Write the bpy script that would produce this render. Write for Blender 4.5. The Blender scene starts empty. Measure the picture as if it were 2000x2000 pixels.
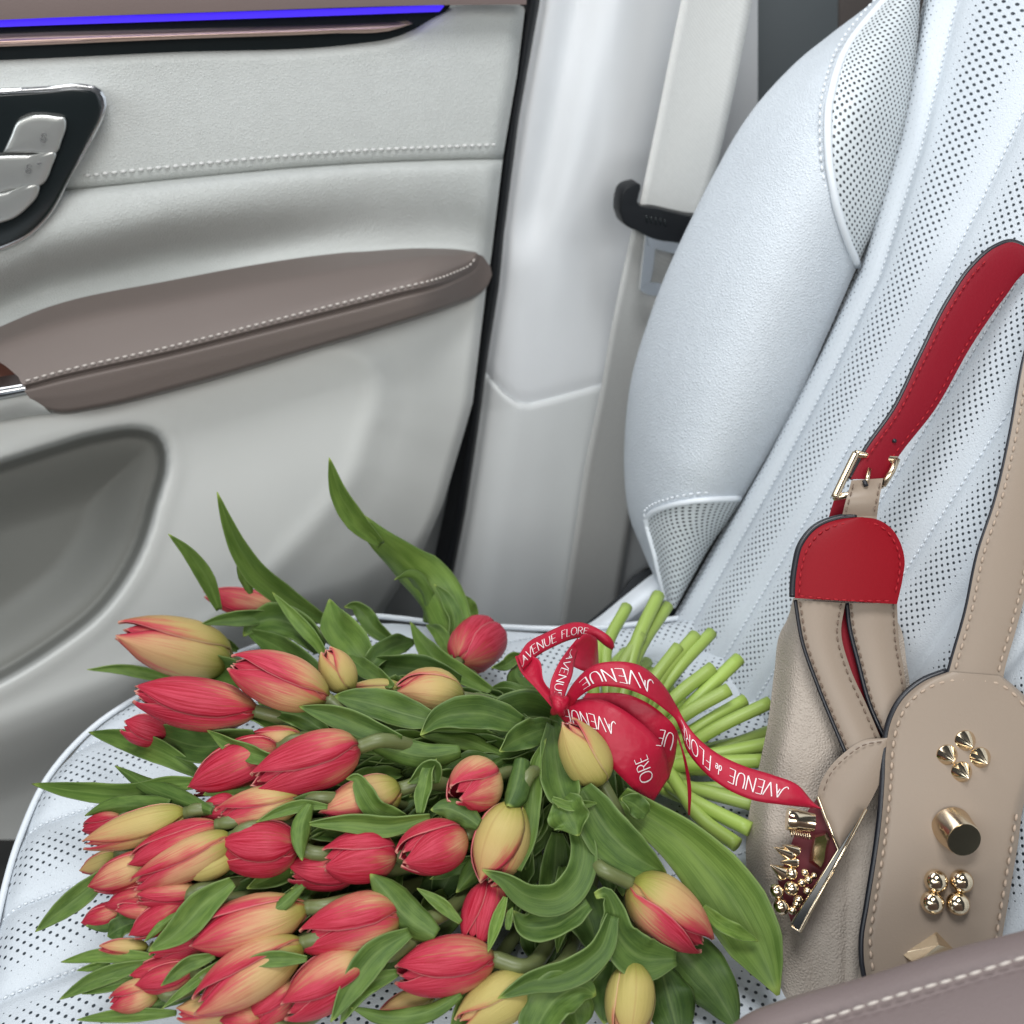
import bpy, math, random
from mathutils import Vector, Matrix
random.seed(7)
S = bpy.context.scene
COL = S.collection
R = math.radians

# ---------------------------------------------------------------- camera
YAW, PITCH, FPX = R(20), R(33), 2144.0
cam_d = bpy.data.cameras.new('camera')
cam = bpy.data.objects.new('camera', cam_d); COL.objects.link(cam)
cam_d.sensor_width = 36; cam_d.lens = FPX / 2000 * 36
cam_d.clip_start = 0.02; cam_d.clip_end = 60
CF = Vector((math.sin(YAW)*math.cos(PITCH), math.cos(YAW)*math.cos(PITCH), -math.sin(PITCH)))
CR = Vector((math.cos(YAW), -math.sin(YAW), 0))
CU = CR.cross(CF)
cam.matrix_world = Matrix((( CR.x, CU.x, -CF.x, 0), (CR.y, CU.y, -CF.y, 0), (CR.z, CU.z, -CF.z, 0), (0,0,0,1)))
cam_d.dof.use_dof = True; cam_d.dof.focus_distance = 0.62; cam_d.dof.aperture_fstop = 9.0
S.camera = cam
S.render.resolution_x = S.render.resolution_y = 1024

# ---------------------------------------------------------------- light
S.view_settings.view_transform = 'Standard'; S.view_settings.look = 'None'
S.view_settings.exposure = 0.0; S.view_settings.gamma = 1
W = bpy.data.worlds.new('World'); S.world = W; W.use_nodes = True
bg = W.node_tree.nodes['Background']
bg.inputs[0].default_value = (0.80, 0.88, 1.0, 1); bg.inputs[1].default_value = 0.06
def area(name, loc, target, sx, sy, power, color):
    l = bpy.data.lights.new(name, 'AREA'); l.shape = 'RECTANGLE'; l.size = sx; l.size_y = sy
    l.energy = power; l.color = color
    o = bpy.data.objects.new(name, l); COL.objects.link(o); o.location = loc
    d = Vector(target) - Vector(loc); o.rotation_euler = d.to_track_quat('-Z', 'Y').to_euler()
    return o
area('windshield_daylight', (-1.2, -0.15, 0.50), (0.3, 0.6, -0.3), 1.5, 0.8, 12, (0.88, 0.95, 1.0))
area('near_side_window_daylight', (-0.22, -0.80, 0.42), (0.25, 0.8, -0.45), 1.1, 0.5, 12.5, (1.0, 0.98, 0.94))
area('roof_glass_daylight', (0.15, 0.25, 0.75), (0.15, 0.45, -0.5), 0.5, 0.35, 9.5, (0.97, 0.985, 1.0))
area('far_side_window_daylight', (0.0, 1.0, 0.42), (0.1, 0.45, -0.5), 0.9, 0.35, 4.5, (0.95, 0.98, 1.0))

# ---------------------------------------------------------------- pixel rays (photograph is 2000 px wide)
def ray(px, py): return CF + CR*((px-1000)/FPX) + CU*((1000-py)/FPX)
def Pt(px, py, t): return ray(px, py)*t
def Py(px, py, y): d = ray(px, py); return d*(y/d.y)
def Pz(px, py, z): d = ray(px, py); return d*(z/d.z)
def cr(pts, n):
    """Catmull-Rom through tuples of any size, n samples even in chord length"""
    pts = [tuple(map(float, p)) for p in pts]
    if len(pts) == 2: pts = [pts[0], tuple((a+b)/2 for a, b in zip(*pts)), pts[1]]
    L = [0.0]
    for a, b in zip(pts, pts[1:]): L.append(L[-1] + max(1e-6, math.sqrt(sum((p-q)**2 for p, q in zip(a[:2], b[:2])))))
    out = []; k = 0
    for i in range(n):
        s = L[-1]*i/(n-1)
        while k < len(L)-2 and s > L[k+1]: k += 1
        u = (s-L[k])/(L[k+1]-L[k])
        p1, p2 = pts[k], pts[k+1]
        p0 = pts[k-1] if k else tuple(2*a-b for a, b in zip(p1, p2))
        p3 = pts[k+2] if k+2 < len(pts) else tuple(2*b-a for a, b in zip(p1, p2))
        d1 = L[k+1]-L[k]; d0 = (L[k]-L[k-1]) if k else d1; d2 = (L[k+2]-L[k+1]) if k+2 < len(L) else d1
        m = []
        for a, b, c, d in zip(p0, p1, p2, p3):
            m1 = ((b-a)/d0*d1 + (c-b)/d1*d0)/(d0+d1)*d1; m2 = ((c-b)/d1*d2 + (d-c)/d2*d1)/(d1+d2)*d1
            m.append((2*u**3-3*u*u+1)*b + (u**3-2*u*u+u)*m1 + (-2*u**3+3*u*u)*c + (u**3-u*u)*m2)
        out.append(tuple(m))
    return out
def itp(tab, x):
    if x <= tab[0][0]: return tab[0][1]
    for (a, b), (c, d) in zip(tab, tab[1:]):
        if x <= c:
            u = (x-a)/(c-a) if c > a else 0
            return b + (d-b)*u
    return tab[-1][1]
def sm(a, b, x):
    u = max(0.0, min(1.0, (x-a)/(b-a))); return u*u*(3-2*u)
def sdf(poly, x, y):
    """signed distance, negative inside"""
    d = 1e18; ins = False; n = len(poly)
    for i in range(n):
        x1, y1 = poly[i]; x2, y2 = poly[(i+1) % n]
        ex, ey = x2-x1, y2-y1; wx, wy = x-x1, y-y1
        h = max(0.0, min(1.0, (wx*ex+wy*ey)/(ex*ex+ey*ey+1e-12)))
        q = (wx-ex*h)**2+(wy-ey*h)**2
        if q < d: d = q
        if (y1 > y) != (y2 > y) and x < (x2-x1)*(y-y1)/(y2-y1)+x1: ins = not ins
    d = math.sqrt(d); return -d if ins else d

# ---------------------------------------------------------------- objects
def mesh(name, verts, faces, mats, parent=None, uvs=None, fm=None, smooth=True, solid=0.0, off=-1, sub=0):
    base = parent_origin(parent)
    me = bpy.data.meshes.new(name)
    me.from_pydata([tuple(Vector(v)-base) for v in verts], [], faces)
    mats = mats if isinstance(mats, (list, tuple)) else [mats]
    for m in mats: me.materials.append(m)
    if uvs:
        ul = me.uv_layers.new(name='UVMap')
        idx = [0]*len(me.loops); me.loops.foreach_get('vertex_index', idx)
        flat = []
        for i in idx: flat += [uvs[i][0], uvs[i][1]]
        ul.data.foreach_set('uv', flat)
    if fm: me.polygons.foreach_set('material_index', fm)
    if smooth: me.polygons.foreach_set('use_smooth', [True]*len(me.polygons))
    me.update()
    o = bpy.data.objects.new(name, me); COL.objects.link(o)
    if parent: o.parent = parent
    if solid:
        m = o.modifiers.new('thick', 'SOLIDIFY'); m.thickness = solid; m.offset = off
        if len(mats) > 1: m.material_offset_rim = 1
    if sub:
        m = o.modifiers.new('sub', 'SUBSURF'); m.levels = m.render_levels = sub
    return o
def parent_origin(p):
    v = Vector((0,0,0))
    while p: v += p.location; p = p.parent
    return v
def thing(name, label, cat, loc, group=None):
    o = bpy.data.objects.new(name, None); COL.objects.link(o); o.location = loc
    o.empty_display_size = 0.02
    o['label'] = label; o['category'] = cat
    if group: o['group'] = group
    return o
def grid_faces(nr, nc, o=0):
    return [(o+i*nc+j, o+i*nc+j+1, o+(i+1)*nc+j+1, o+(i+1)*nc+j) for i in range(nr-1) for j in range(nc-1)]
def face_cam(faces, verts):
    """flip a sheet so that its faces look at the camera"""
    s = 0
    for f in faces[::max(1, len(faces)//40)]:
        a, b, c = verts[f[0]], verts[f[1]], verts[f[2]]
        s += 1 if (b-a).cross(c-a).dot(-a) > 0 else -1
    return faces if s >= 0 else [f[::-1] for f in faces]
def sheet(name, rows, mats, parent=None, uvs=None, skirt=None, skirt_n=1, **kw):
    """rows of 3-D points; skirt: vector every border vertex is pushed by to give the sheet its thickness (material 1)"""
    nr, nc = len(rows), len(rows[0])
    V = [Vector(p) for r in rows for p in r]
    F = face_cam(grid_faces(nr, nc), V)
    fm = [0]*len(F)
    if skirt is not None:
        sg = 1
        a, b, c = V[F[0][0]], V[F[0][1]], V[F[0][2]]
        flip = F[0] != grid_faces(2, nc)[0]
        ring = [j for j in range(nc)] + [i*nc+nc-1 for i in range(1, nr)] + [(nr-1)*nc+j for j in range(nc-2, -1, -1)] + [i*nc for i in range(nr-2, 0, -1)]
        o = len(V); n = len(ring)
        for i in ring:
            V.append(V[i].copy())                      # own rim vertices: a crisp edge
            if uvs: uvs.append(uvs[i])
        for i in ring:
            V.append(V[i] + (skirt(V[i]) if callable(skirt) else Vector(skirt)))
            if uvs: uvs.append(uvs[i])
        for k in range(n):
            q = (o+k, o+n+k, o+n+(k+1) % n, o+(k+1) % n)
            F.append(q[::-1] if flip else q); fm.append(1 if isinstance(mats, (list, tuple)) and len(mats) > 1 else 0)
    return mesh(name, V, F, mats, parent, uvs=uvs, fm=fm, **kw)
def tube(name, pts, rad, mat, parent=None, seg=8, cap=True, flat=None, uv=False):
    V, F = [], []; n = len(pts); pts = [Vector(p) for p in pts]; uvs = []
    up = None
    for i, p in enumerate(pts):
        t = (pts[min(i+1, n-1)]-pts[max(i-1, 0)]).normalized()
        if up is None:
            up = t.orthogonal().normalized()
        up = (up - t*up.dot(t)).normalized(); s = t.cross(up)
        r = rad(i/(n-1)) if callable(rad) else rad
        for k in range(seg):
            a = 2*math.pi*k/seg
            V.append(p + up*math.cos(a)*r + s*math.sin(a)*r); uvs.append((k/seg, i/(n-1)))
    for i in range(n-1):
        for k in range(seg):
            F.append((i*seg+k, i*seg+(k+1) % seg, (i+1)*seg+(k+1) % seg, (i+1)*seg+k))
    if cap: F.append(tuple(range(seg))[::-1]); F.append(tuple((n-1)*seg+k for k in range(seg)))
    if name is None: return V, F
    return mesh(name, V, F, mat, parent, uvs=uvs if uv else None)
def join(name, parts, mat, parent=None, kind=None, smooth=True):
    V, F = [], []
    for v, f in parts:
        o = len(V); V += v; F += [tuple(i+o for i in q) for q in f]
    ob = mesh(name, V, F, mat, parent, smooth=smooth)
    if kind: ob['kind'] = kind
    return ob
def stitch_geo(a, b, r, nrm):
    """one short rounded thread between a and b that bows out along nrm"""
    pts = []
    for i in range(5):
        u = i/4; p = a.lerp(b, u) + nrm*(r*1.2*math.sin(math.pi*u) - r*0.3); pts.append(p)
    return tube(None, pts, lambda u: r*(0.55+0.45*math.sin(math.pi*u)), None, seg=6)
def stitching(pts, step, frac, r, mat, parent, lift=0.0):
    """even stitches along a 3-D polyline, one joined part"""
    pts = [Vector(p) for p in pts]; L = [0.0]
    for a, b in zip(pts, pts[1:]): L.append(L[-1]+(b-a).length)
    def at(s):
        for k in range(len(L)-1):
            if s <= L[k+1]: return pts[k].lerp(pts[k+1], (s-L[k])/max(1e-9, L[k+1]-L[k]))
        return pts[-1]
    n = int(L[-1]/step); out = []
    for i in range(n):
        a, b = at(i*step), at(i*step+step*frac)
        v = (-a).normalized()
        out.append(stitch_geo(a+v*lift, b+v*lift, r, v))
    return join('stitching', out, mat, parent, 'stuff') if out else None

# ---------------------------------------------------------------- materials
class NT:
    def __init__(s, name):
        s.m = bpy.data.materials.new(name); s.m.use_nodes = True; s.t = s.m.node_tree
        s.b = s.t.nodes['Principled BSDF']
    def n(s, ty, **kw):
        x = s.t.nodes.new(ty)
        for k, v in kw.items(): setattr(x, k, v)
        return x
    def put(s, sock, v):
        if hasattr(v, 'is_output'): s.t.links.new(v, sock)
        elif isinstance(v, (tuple, list)) and len(v) == 3 and sock.type == 'RGBA': sock.default_value = (*v, 1)
        else: sock.default_value = v
    def M(s, op, a, b=0.0, c=0.0, clamp=False):
        x = s.n('ShaderNodeMath', operation=op); x.use_clamp = clamp
        s.put(x.inputs[0], a); s.put(x.inputs[1], b); s.put(x.inputs[2], c); return x.outputs[0]
    def mix(s, f, a, b):
        x = s.n('ShaderNodeMix', data_type='RGBA'); s.put(x.inputs[0], f); s.put(x.inputs[6], a); s.put(x.inputs[7], b); return x.outputs[2]
    def smooth(s, x, a, b):
        q = s.n('ShaderNodeMapRange', interpolation_type='SMOOTHSTEP'); s.put(q.inputs[0], x); q.inputs[1].default_value = a; q.inputs[2].default_value = b
        return q.outputs[0]
    def noise(s, scale, vec=None, detail=2, rough=0.5):
        x = s.n('ShaderNodeTexNoise'); x.inputs['Scale'].default_value = scale; x.inputs['Detail'].default_value = detail; x.inputs['Roughness'].default_value = rough
        s.t.links.new(vec if vec is not None else s.obj(), x.inputs['Vector']); return x.outputs[0]
    def vor(s, scale, vec=None, feat='F1', out=0):
        x = s.n('ShaderNodeTexVoronoi', feature=feat); x.inputs['Scale'].default_value = scale
        s.t.links.new(vec if vec is not None else s.obj(), x.inputs['Vector']); return x.outputs[out]
    def obj(s): return s.n('ShaderNodeTexCoord').outputs['Object']
    def uv(s):
        x = s.n('ShaderNodeSeparateXYZ'); s.t.links.new(s.n('ShaderNodeTexCoord').outputs['UV'], x.inputs[0]); return x.outputs[0], x.outputs[1]
    def vec(s, a, b, c=0.0):
        x = s.n('ShaderNodeCombineXYZ'); s.put(x.inputs[0], a); s.put(x.inputs[1], b); s.put(x.inputs[2], c); return x.outputs[0]
    def bump(s, h, strength, dist, prev=None):
        x = s.n('ShaderNodeBump'); x.inputs['Strength'].default_value = strength; x.inputs['Distance'].default_value = dist
        s.put(x.inputs['Height'], h)
        if prev is not None: s.t.links.new(prev, x.inputs['Normal'])
        s.t.links.new(x.outputs[0], s.b.inputs['Normal']); return x.outputs[0]
    def set(s, **kw):
        for k, v in kw.items(): s.put(s.b.inputs[k.replace('_', ' ')], v)
        return s.m
def plain(name, col, rough=0.5, metal=0.0, grain=0.0, gs=900, **kw):
    a = NT(name)
    kw.setdefault('Specular_IOR_Level', 0.30 if not metal and rough > 0.35 else 0.5)
    v = a.noise(14, detail=3)
    c = a.mix(a.smooth(v, 0.3, 0.7), tuple(x*0.985 for x in col), tuple(min(1, x*1.012) for x in col))
    a.set(Base_Color=c, Roughness=rough, Metallic=metal, **kw)
    if grain: a.bump(a.noise(gs, detail=3), grain, 0.0006)
    return a.m
def leather(name, col, rough=0.45, cell=420, bump=0.35, dist=0.0007):
    a = NT(name)
    warp = a.noise(60, detail=2)
    d = a.vor(cell, feat='DISTANCE_TO_EDGE')
    h = a.smooth(d, -0.05, 0.50)
    fine = a.noise(cell*3, detail=2)
    hh = a.M('ADD', h, a.M('MULTIPLY', fine, 0.35))
    c = a.mix(a.smooth(warp, 0.3, 0.7), tuple(x*0.985 for x in col), tuple(min(1, x*1.012) for x in col))
    a.set(Base_Color=c, Roughness=a.M('ADD', rough-0.05, a.M('MULTIPLY', fine, 0.1)), Specular_IOR_Level=0.32)
    a.bump(hh, bump, dist); return a.m
def perforated(name, col, hole, pitch=0.0085, rad=0.0011, lines=None, spacing=0.052, u0=0.0, rough=0.42, border=None):
    """leather with punched holes on a metric UV; holes shrink towards the quilting seams (u = u0 + k*spacing)"""
    a = NT(name); u, v = a.uv()
    def lat(ou, ov):
        fu = a.M('SUBTRACT', a.M('FRACT', a.M('ADD', a.M('DIVIDE', u, pitch), ou+100)), 0.5)
        fv = a.M('SUBTRACT', a.M('FRACT', a.M('ADD', a.M('DIVIDE', v, pitch), ov+100)), 0.5)
        return a.M('MULTIPLY', a.M('SQRT', a.M('ADD', a.M('MULTIPLY', fu, fu), a.M('MULTIPLY', fv, fv))), pitch)
    d = a.M('MINIMUM', lat(0, 0), lat(.5, .5))
    r = rad
    if lines:
        f = a.M('FRACT', a.M('ADD', a.M('DIVIDE', a.M('SUBTRACT', u, u0), spacing), 100.0))
        e = a.M('SUBTRACT', 0.5, a.M('ABSOLUTE', a.M('SUBTRACT', f, 0.5)))      # 0 at a seam, .5 between seams
        r = a.M('MULTIPLY', a.smooth(e, 0.13, 0.36), rad)
    if border: r = a.M('SUBTRACT', r, a.M('MULTIPLY', a.n('ShaderNodeAttribute', attribute_name='border').outputs['Fac'], 0.004))
    k = a.smooth(a.M('SUBTRACT', d, r), -0.00025, 0.00030)
    cells = a.smooth(a.vor(520, feat='DISTANCE_TO_EDGE'), 0, 0.2)
    a.set(Base_Color=a.mix(k, hole, col), Roughness=rough)
    a.bump(a.M('ADD', k, a.M('MULTIPLY', cells, 0.12)), 0.6, 0.0012)
    return a.m

WHITE = (0.70, 0.71, 0.69)
m_door = leather('door_leather_white', (0.53, 0.545, 0.525), 0.5, 560, 0.42, 0.0012)
m_plastic = leather('door_plastic_white', (0.74, 0.745, 0.715), 0.5, 800, 0.12, 0.0005)
m_pillar = plain('pillar_fabric_grey', (0.84, 0.86, 0.88), 0.8, grain=0.25, gs=1500, Specular_IOR_Level=0.08)
m_pillar_low = plain('pillar_plastic_grey', (0.78, 0.80, 0.80), 0.55, grain=0.1, gs=1500)
m_taupe = plain('taupe_leather', (0.170, 0.128, 0.118), 0.48, grain=0.22, gs=1100)
m_taupe_pad = plain('armrest_leather_taupe', (0.165, 0.134, 0.120), 0.46, grain=0.25, gs=1000)
m_console = plain('console_leather_taupe', (0.185, 0.145, 0.140), 0.5, grain=0.35, gs=800)
m_black = plain('rubber_black', (0.010, 0.011, 0.013), 0.45)
m_gloss_black = plain('gloss_black', (0.012, 0.016, 0.017), 0.16)
m_chrome = plain('chrome', (0.75, 0.76, 0.78), 0.18, 1.0)
m_button = plain('button_satin_silver', (0.55, 0.56, 0.54), 0.32, 0.75, grain=0.05)
m_icon = plain('icon_print_grey', (0.16, 0.16, 0.16), 0.5)
m_bronze = plain('bronze_trim', (0.52, 0.37, 0.31), 0.3, 0.8)
m_wood = plain('brown_wood', (0.13, 0.055, 0.040), 0.35)
m_pocket = plain('pocket_lining_grey', (0.25, 0.25, 0.235), 0.8, grain=0.15)
m_thread_white = plain('thread_white', (0.72, 0.72, 0.70), 0.7)
m_thread_taupe = plain('thread_pale', (0.52, 0.47, 0.43), 0.7)
m_thread_bag = plain('thread_beige', (0.44, 0.34, 0.26), 0.7)
m_thread_bag_dark = plain('thread_brown', (0.17, 0.12, 0.09), 0.7)
m_thread_red = plain('thread_red', (0.36, 0.012, 0.02), 0.7)
SEAT = (0.585, 0.63, 0.675)
m_seat = leather('seat_leather_white', SEAT, 0.42, 480, 0.45, 0.0012)
m_piping = plain('seat_piping_white', (0.72, 0.76, 0.80), 0.45)
m_perf_back = perforated('seat_leather_perforated', SEAT, (0.02, 0.03, 0.04), lines=True, spacing=0.048, u0=0.592, pitch=0.0058, rad=0.00086)
m_perf_cush = perforated('cushion_leather_perforated', SEAT, (0.02, 0.03, 0.04), lines=True, spacing=0.0605, u0=0.624, pitch=0.0074, rad=0.00095, border=True)
m_perf = perforated('insert_leather_perforated', (0.60, 0.64, 0.66), (0.015, 0.02, 0.025), rad=0.00098, pitch=0.0059)
m_dark = plain('dark_gap', (0.02, 0.022, 0.025), 0.8)
m_rear = plain('rear_trim_grey', (0.15, 0.17, 0.18), 0.7, grain=0.2)
m_rear_brown = plain('rear_trim_brown', (0.15, 0.13, 0.12), 0.7)
m_carpet = plain('floor_carpet', (0.05, 0.05, 0.048), 0.95, grain=0.6, gs=600)
def webbing():
    a = NT('belt_webbing_grey'); u, v = a.uv()
    w = a.M('SINE', a.M('MULTIPLY', u, 2600)); h = a.M('SINE', a.M('MULTIPLY', v, 2100))
    k = a.M('MULTIPLY', a.M('ADD', a.M('MULTIPLY', w, h), 1.0), 0.5)
    n = a.noise(300, detail=3)
    f = a.M('ADD', a.M('MULTIPLY', k, 0.6), a.M('MULTIPLY', n, 0.4))
    a.set(Base_Color=a.mix(f, (0.58, 0.58, 0.56), (0.76, 0.76, 0.73)), Roughness=0.75); a.bump(k, 0.5, 0.0006); return a.m
m_web = webbing()
def glow():
    a = NT('ambient_light_blue'); a.set(Base_Color=(0.02, 0.01, 0.2), Emission_Color=(0.062, 0.022, 1.0), Emission_Strength=0.95); return a.m
m_glow = glow()
BEIGE = (0.405, 0.350, 0.298)
m_pebble = leather('bag_leather_pebbled', BEIGE, 0.55, 540, 0.5, 0.0011)
m_smooth = plain('bag_leather_smooth', (0.285, 0.226, 0.176), 0.40, grain=0.14, gs=900)
m_edge = plain('edge_paint_black', (0.012, 0.013, 0.018), 0.35)
m_red = plain('red_leather', (0.225, 0.005, 0.011), 0.45, grain=0.14, gs=800, Specular_IOR_Level=0.12)
m_red_strap = plain('red_strap_leather', (0.20, 0.006, 0.015), 0.45, grain=0.2, gs=800, Specular_IOR_Level=0.15)
m_gold = plain('pale_gold_metal', (0.80, 0.66, 0.47), 0.13, 1.0)
m_gold_satin = plain('brushed_gold_metal', (0.72, 0.58, 0.41), 0.22, 1.0)
def satin():
    a = NT('ribbon_satin_red'); u, v = a.uv()
    n = a.noise(5, a.vec(a.M('MULTIPLY', u, 2), a.M('MULTIPLY', v, 40)), 3)
    a.set(Base_Color=a.mix(n, (0.33, 0.004, 0.022), (0.46, 0.010, 0.040)), Roughness=0.42, Specular_IOR_Level=0.35)
    nb = a.bump(a.noise(55, detail=3), 0.45, 0.004)
    a.bump(a.M('SINE', a.M('MULTIPLY', v, 260)), 0.10, 0.0004, nb); return a.m
m_satin = satin()
m_print = plain('ribbon_print_white', (0.80, 0.74, 0.74), 0.55)
def petal_mat():
    a = NT('tulip_petal'); u, v = a.uv()
    at = a.n('ShaderNodeAttribute', attribute_type='OBJECT', attribute_name='redness').outputs['Fac']
    sd = a.n('ShaderNodeAttribute', attribute_type='OBJECT', attribute_name='seed').outputs['Fac']
    av = a.M('ABSOLUTE', v)
    st = a.noise(1.0, a.vec(a.M('MULTIPLY', u, 2.2), a.M('MULTIPLY', v, 17), sd), 5, 0.65)
    blot = a.noise(1.0, a.vec(a.M('MULTIPLY', u, 2.5), a.M('MULTIPLY', v, 2.0), a.M('ADD', sd, 40)), 2)
    e = a.M('MULTIPLY', a.M('POWER', av, 2.2), 0.85)
    f = a.M('ADD', a.M('MULTIPLY', at, 1.75), a.M('MULTIPLY', a.M('SUBTRACT', u, 0.55), 1.05))
    f = a.M('ADD', f, e); f = a.M('ADD', f, a.M('MULTIPLY', a.M('SUBTRACT', st, 0.5), 1.5))
    f = a.M('ADD', f, a.M('MULTIPLY', a.M('SUBTRACT', blot, 0.5), 0.9)); f = a.M('SUBTRACT', f, 0.62)
    f = a.smooth(f, -0.10, 0.80)
    base = a.mix(a.smooth(a.M('ADD', u, a.M('MULTIPLY', a.M('SUBTRACT', st, .5), .25)), 0.02, 0.34), (0.25, 0.25, 0.045), (0.49, 0.365, 0.150))
    base = a.mix(a.smooth(a.M('ADD', a.M('MULTIPLY', u, .8), a.M('MULTIPLY', at, 0.9)), 0.35, 1.0), base, (0.54, 0.265, 0.150))
    base = a.mix(a.M('MULTIPLY', a.M('SUBTRACT', 1.0, a.smooth(at, 0.0, 0.45)), 0.55), base, a.mix(st, (0.26, 0.26, 0.050), (0.44, 0.38, 0.105)))
    red = a.mix(a.smooth(st, 0.32, 0.68), (0.31, 0.005, 0.018), (0.49, 0.045, 0.078))
    c = a.mix(f, base, red)
    c = a.mix(a.M('MULTIPLY', a.smooth(u, 0.955, 1.0), 0.55), c, (0.72, 0.42, 0.30))
    c = a.mix(a.M('MULTIPLY', a.smooth(av, 0.95, 0.995), 0.30), c, (0.80, 0.45, 0.38))
    c = a.mix(a.M('MULTIPLY', a.smooth(av, 0.055, 0.01), a.M('MULTIPLY', 0.35, st)), c, (0.22, 0.06, 0.03))
    a.set(Base_Color=c, Roughness=0.46, Specular_IOR_Level=0.22)
    a.bump(st, 0.35, 0.0012); return a.m
m_petal = petal_mat()
def leaf_mat():
    a = NT('tulip_leaf'); u, v = a.uv()
    sd = a.n('ShaderNodeAttribute', attribute_type='OBJECT', attribute_name='seed').outputs['Fac']
    tone = a.n('ShaderNodeAttribute', attribute_type='OBJECT', attribute_name='tone').outputs['Fac']
    av = a.M('ABSOLUTE', v)
    st = a.noise(1.0, a.vec(a.M('MULTIPLY', u, 1.3), a.M('MULTIPLY', v, 22), sd), 4, 0.65)
    bl = a.noise(1.0, a.vec(a.M('MULTIPLY', u, 5), a.M('MULTIPLY', v, 2.5), a.M('ADD', sd, 9)), 3)
    f = a.M('ADD', a.M('MULTIPLY', st, 0.5), a.M('MULTIPLY', bl, 0.5))
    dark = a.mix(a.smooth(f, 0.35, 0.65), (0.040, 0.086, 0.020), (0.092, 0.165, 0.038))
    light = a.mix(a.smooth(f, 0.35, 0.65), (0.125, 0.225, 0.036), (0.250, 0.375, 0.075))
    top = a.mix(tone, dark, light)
    back = a.mix(0.5, top, (0.18, 0.30, 0.15))
    geo = a.n('ShaderNodeNewGeometry').outputs['Backfacing']
    c = a.mix(geo, top, back)
    rim = a.M('MULTIPLY', a.smooth(av, 0.93, 1.0), 0.40)
    c = a.mix(rim, c, (0.33, 0.43, 0.17))
    c = a.mix(a.M('MULTIPLY', a.smooth(av, 0.09, 0.02), 0.22), c, (0.28, 0.38, 0.12))
    c = a.mix(a.M('MULTIPLY', a.smooth(u, 0.93, 1.0), 0.75), c, (0.40, 0.50, 0.11))
    a.set(Base_Color=c, Roughness=0.46, Specular_IOR_Level=0.36)
    a.bump(st, 0.3, 0.0011)
    tr = a.n('ShaderNodeBsdfTranslucent'); a.put(tr.inputs[0], a.mix(0.6, c, (0.30, 0.42, 0.05)))
    mx = a.n('ShaderNodeMixShader'); mx.inputs[0].default_value = 0.26
    a.t.links.new(a.b.outputs[0], mx.inputs[1]); a.t.links.new(tr.outputs[0], mx.inputs[2])
    a.t.links.new(mx.outputs[0], a.t.nodes['Material Output'].inputs[0]); return a.m
m_leaf = leaf_mat()
def stem_mat():
    a = NT('tulip_stem'); u, v = a.uv()
    n = a.noise(1.0, a.vec(a.M('MULTIPLY', u, 8), a.M('MULTIPLY', v, 5)), 3)
    sv = a.n('ShaderNodeAttribute', attribute_type='OBJECT', attribute_name='seed').outputs['Fac']
    c = a.mix(a.M('MULTIPLY', a.smooth(v, 0.25, 0.85), a.M('ADD', 0.55, a.M('MULTIPLY', sv, 0.45))), a.mix(n, (0.10, 0.125, 0.042), (0.155, 0.175, 0.066)), a.mix(n, (0.27, 0.40, 0.065), (0.40, 0.54, 0.125)))  # olive head end, coloured darker for the shade inside the bouquet
    a.set(Base_Color=c, Roughness=0.42); return a.m
m_stem = stem_mat()

# ================================================================ the car round the seat (setting)
def quad_plane(name, pts, mat, kind='structure', thick=0.01):
    o = mesh(name, [Vector(p) for p in pts], [(0, 1, 2, 3)], mat, smooth=False, solid=thick, off=0)
    o['kind'] = kind; return o
quad_plane('floor', [(-1.6, -1.2, -0.98), (1.6, -1.2, -0.98), (1.6, 1.4, -0.98), (-1.6, 1.4, -0.98)], m_carpet)
quad_plane('rear_wall', [Py(1300, -260, 1.06), Py(1633, -260, 1.06), Py(1627, 700, 1.02), Py(1300, 900, 1.02)], m_rear)
quad_plane('rear_wall', [Py(1639, -260, 1.055), Py(2100, -260, 1.055), Py(2100, 700, 1.02), Py(1633, 700, 1.02)], m_rear_brown)
quad_plane('rear_wall', [Py(1560, -260, 1.09), Py(1760, -260, 1.09), Py(1760, 700, 1.09), Py(1560, 700, 1.09)], m_dark)
quad_plane('door_sill', [Py(650, 640, 0.985), Py(1010, 640, 0.985), Py(960, 1420, 0.985), Py(560, 1420, 0.985)], plain('sill_grey', (0.36, 0.37, 0.37), 0.6))

# ---------------------------------------------------------------- door
def lower_mat():
    a = NT('door_plastic_with_pocket_lining'); u, v = a.uv()
    k = a.smooth(u, -0.10, -0.01)
    a.set(Base_Color=a.mix(k, (0.27, 0.27, 0.25), (0.74, 0.745, 0.715)), Roughness=0.55)
    a.bump(a.smooth(a.vor(900, feat='DISTANCE_TO_EDGE'), 0, 0.25), 0.18, 0.0006); return a.m
m_lower = lower_mat()
door = thing('car_door_trim', 'white leather car door trim with taupe armrest and blue light strip', 'car door', Py(560, 1150, 0.84))
EDGE = [(-330, 1080), (-80, 1038), (12, 1026), (145, 1010), (302, 983), (497, 960), (559, 950), (787, 923), (850, 905), (985, 865), (1079, 825), (1196, 747), (1350, 640), (1500, 560), (1800, 480)]
def edge(py): return itp(EDGE, py)
TOPR = cr([(-160, 118), (0, 112), (326, 97), (700, 80), (760, 71), (810, 52), (850, 28), (875, 17), (1025, 13), (1060, 12)], 60)
SEAM = cr([(-160, 398), (140, 372), (326, 354), (600, 328), (700, 321), (981, 311), (1060, 309)], 40)
ARM_TOP = [(-160, 690), (-40, 655), (93, 600), (326, 549), (700, 491), (848, 484), (900, 487), (928, 494), (960, 520), (1060, 560)]
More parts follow.
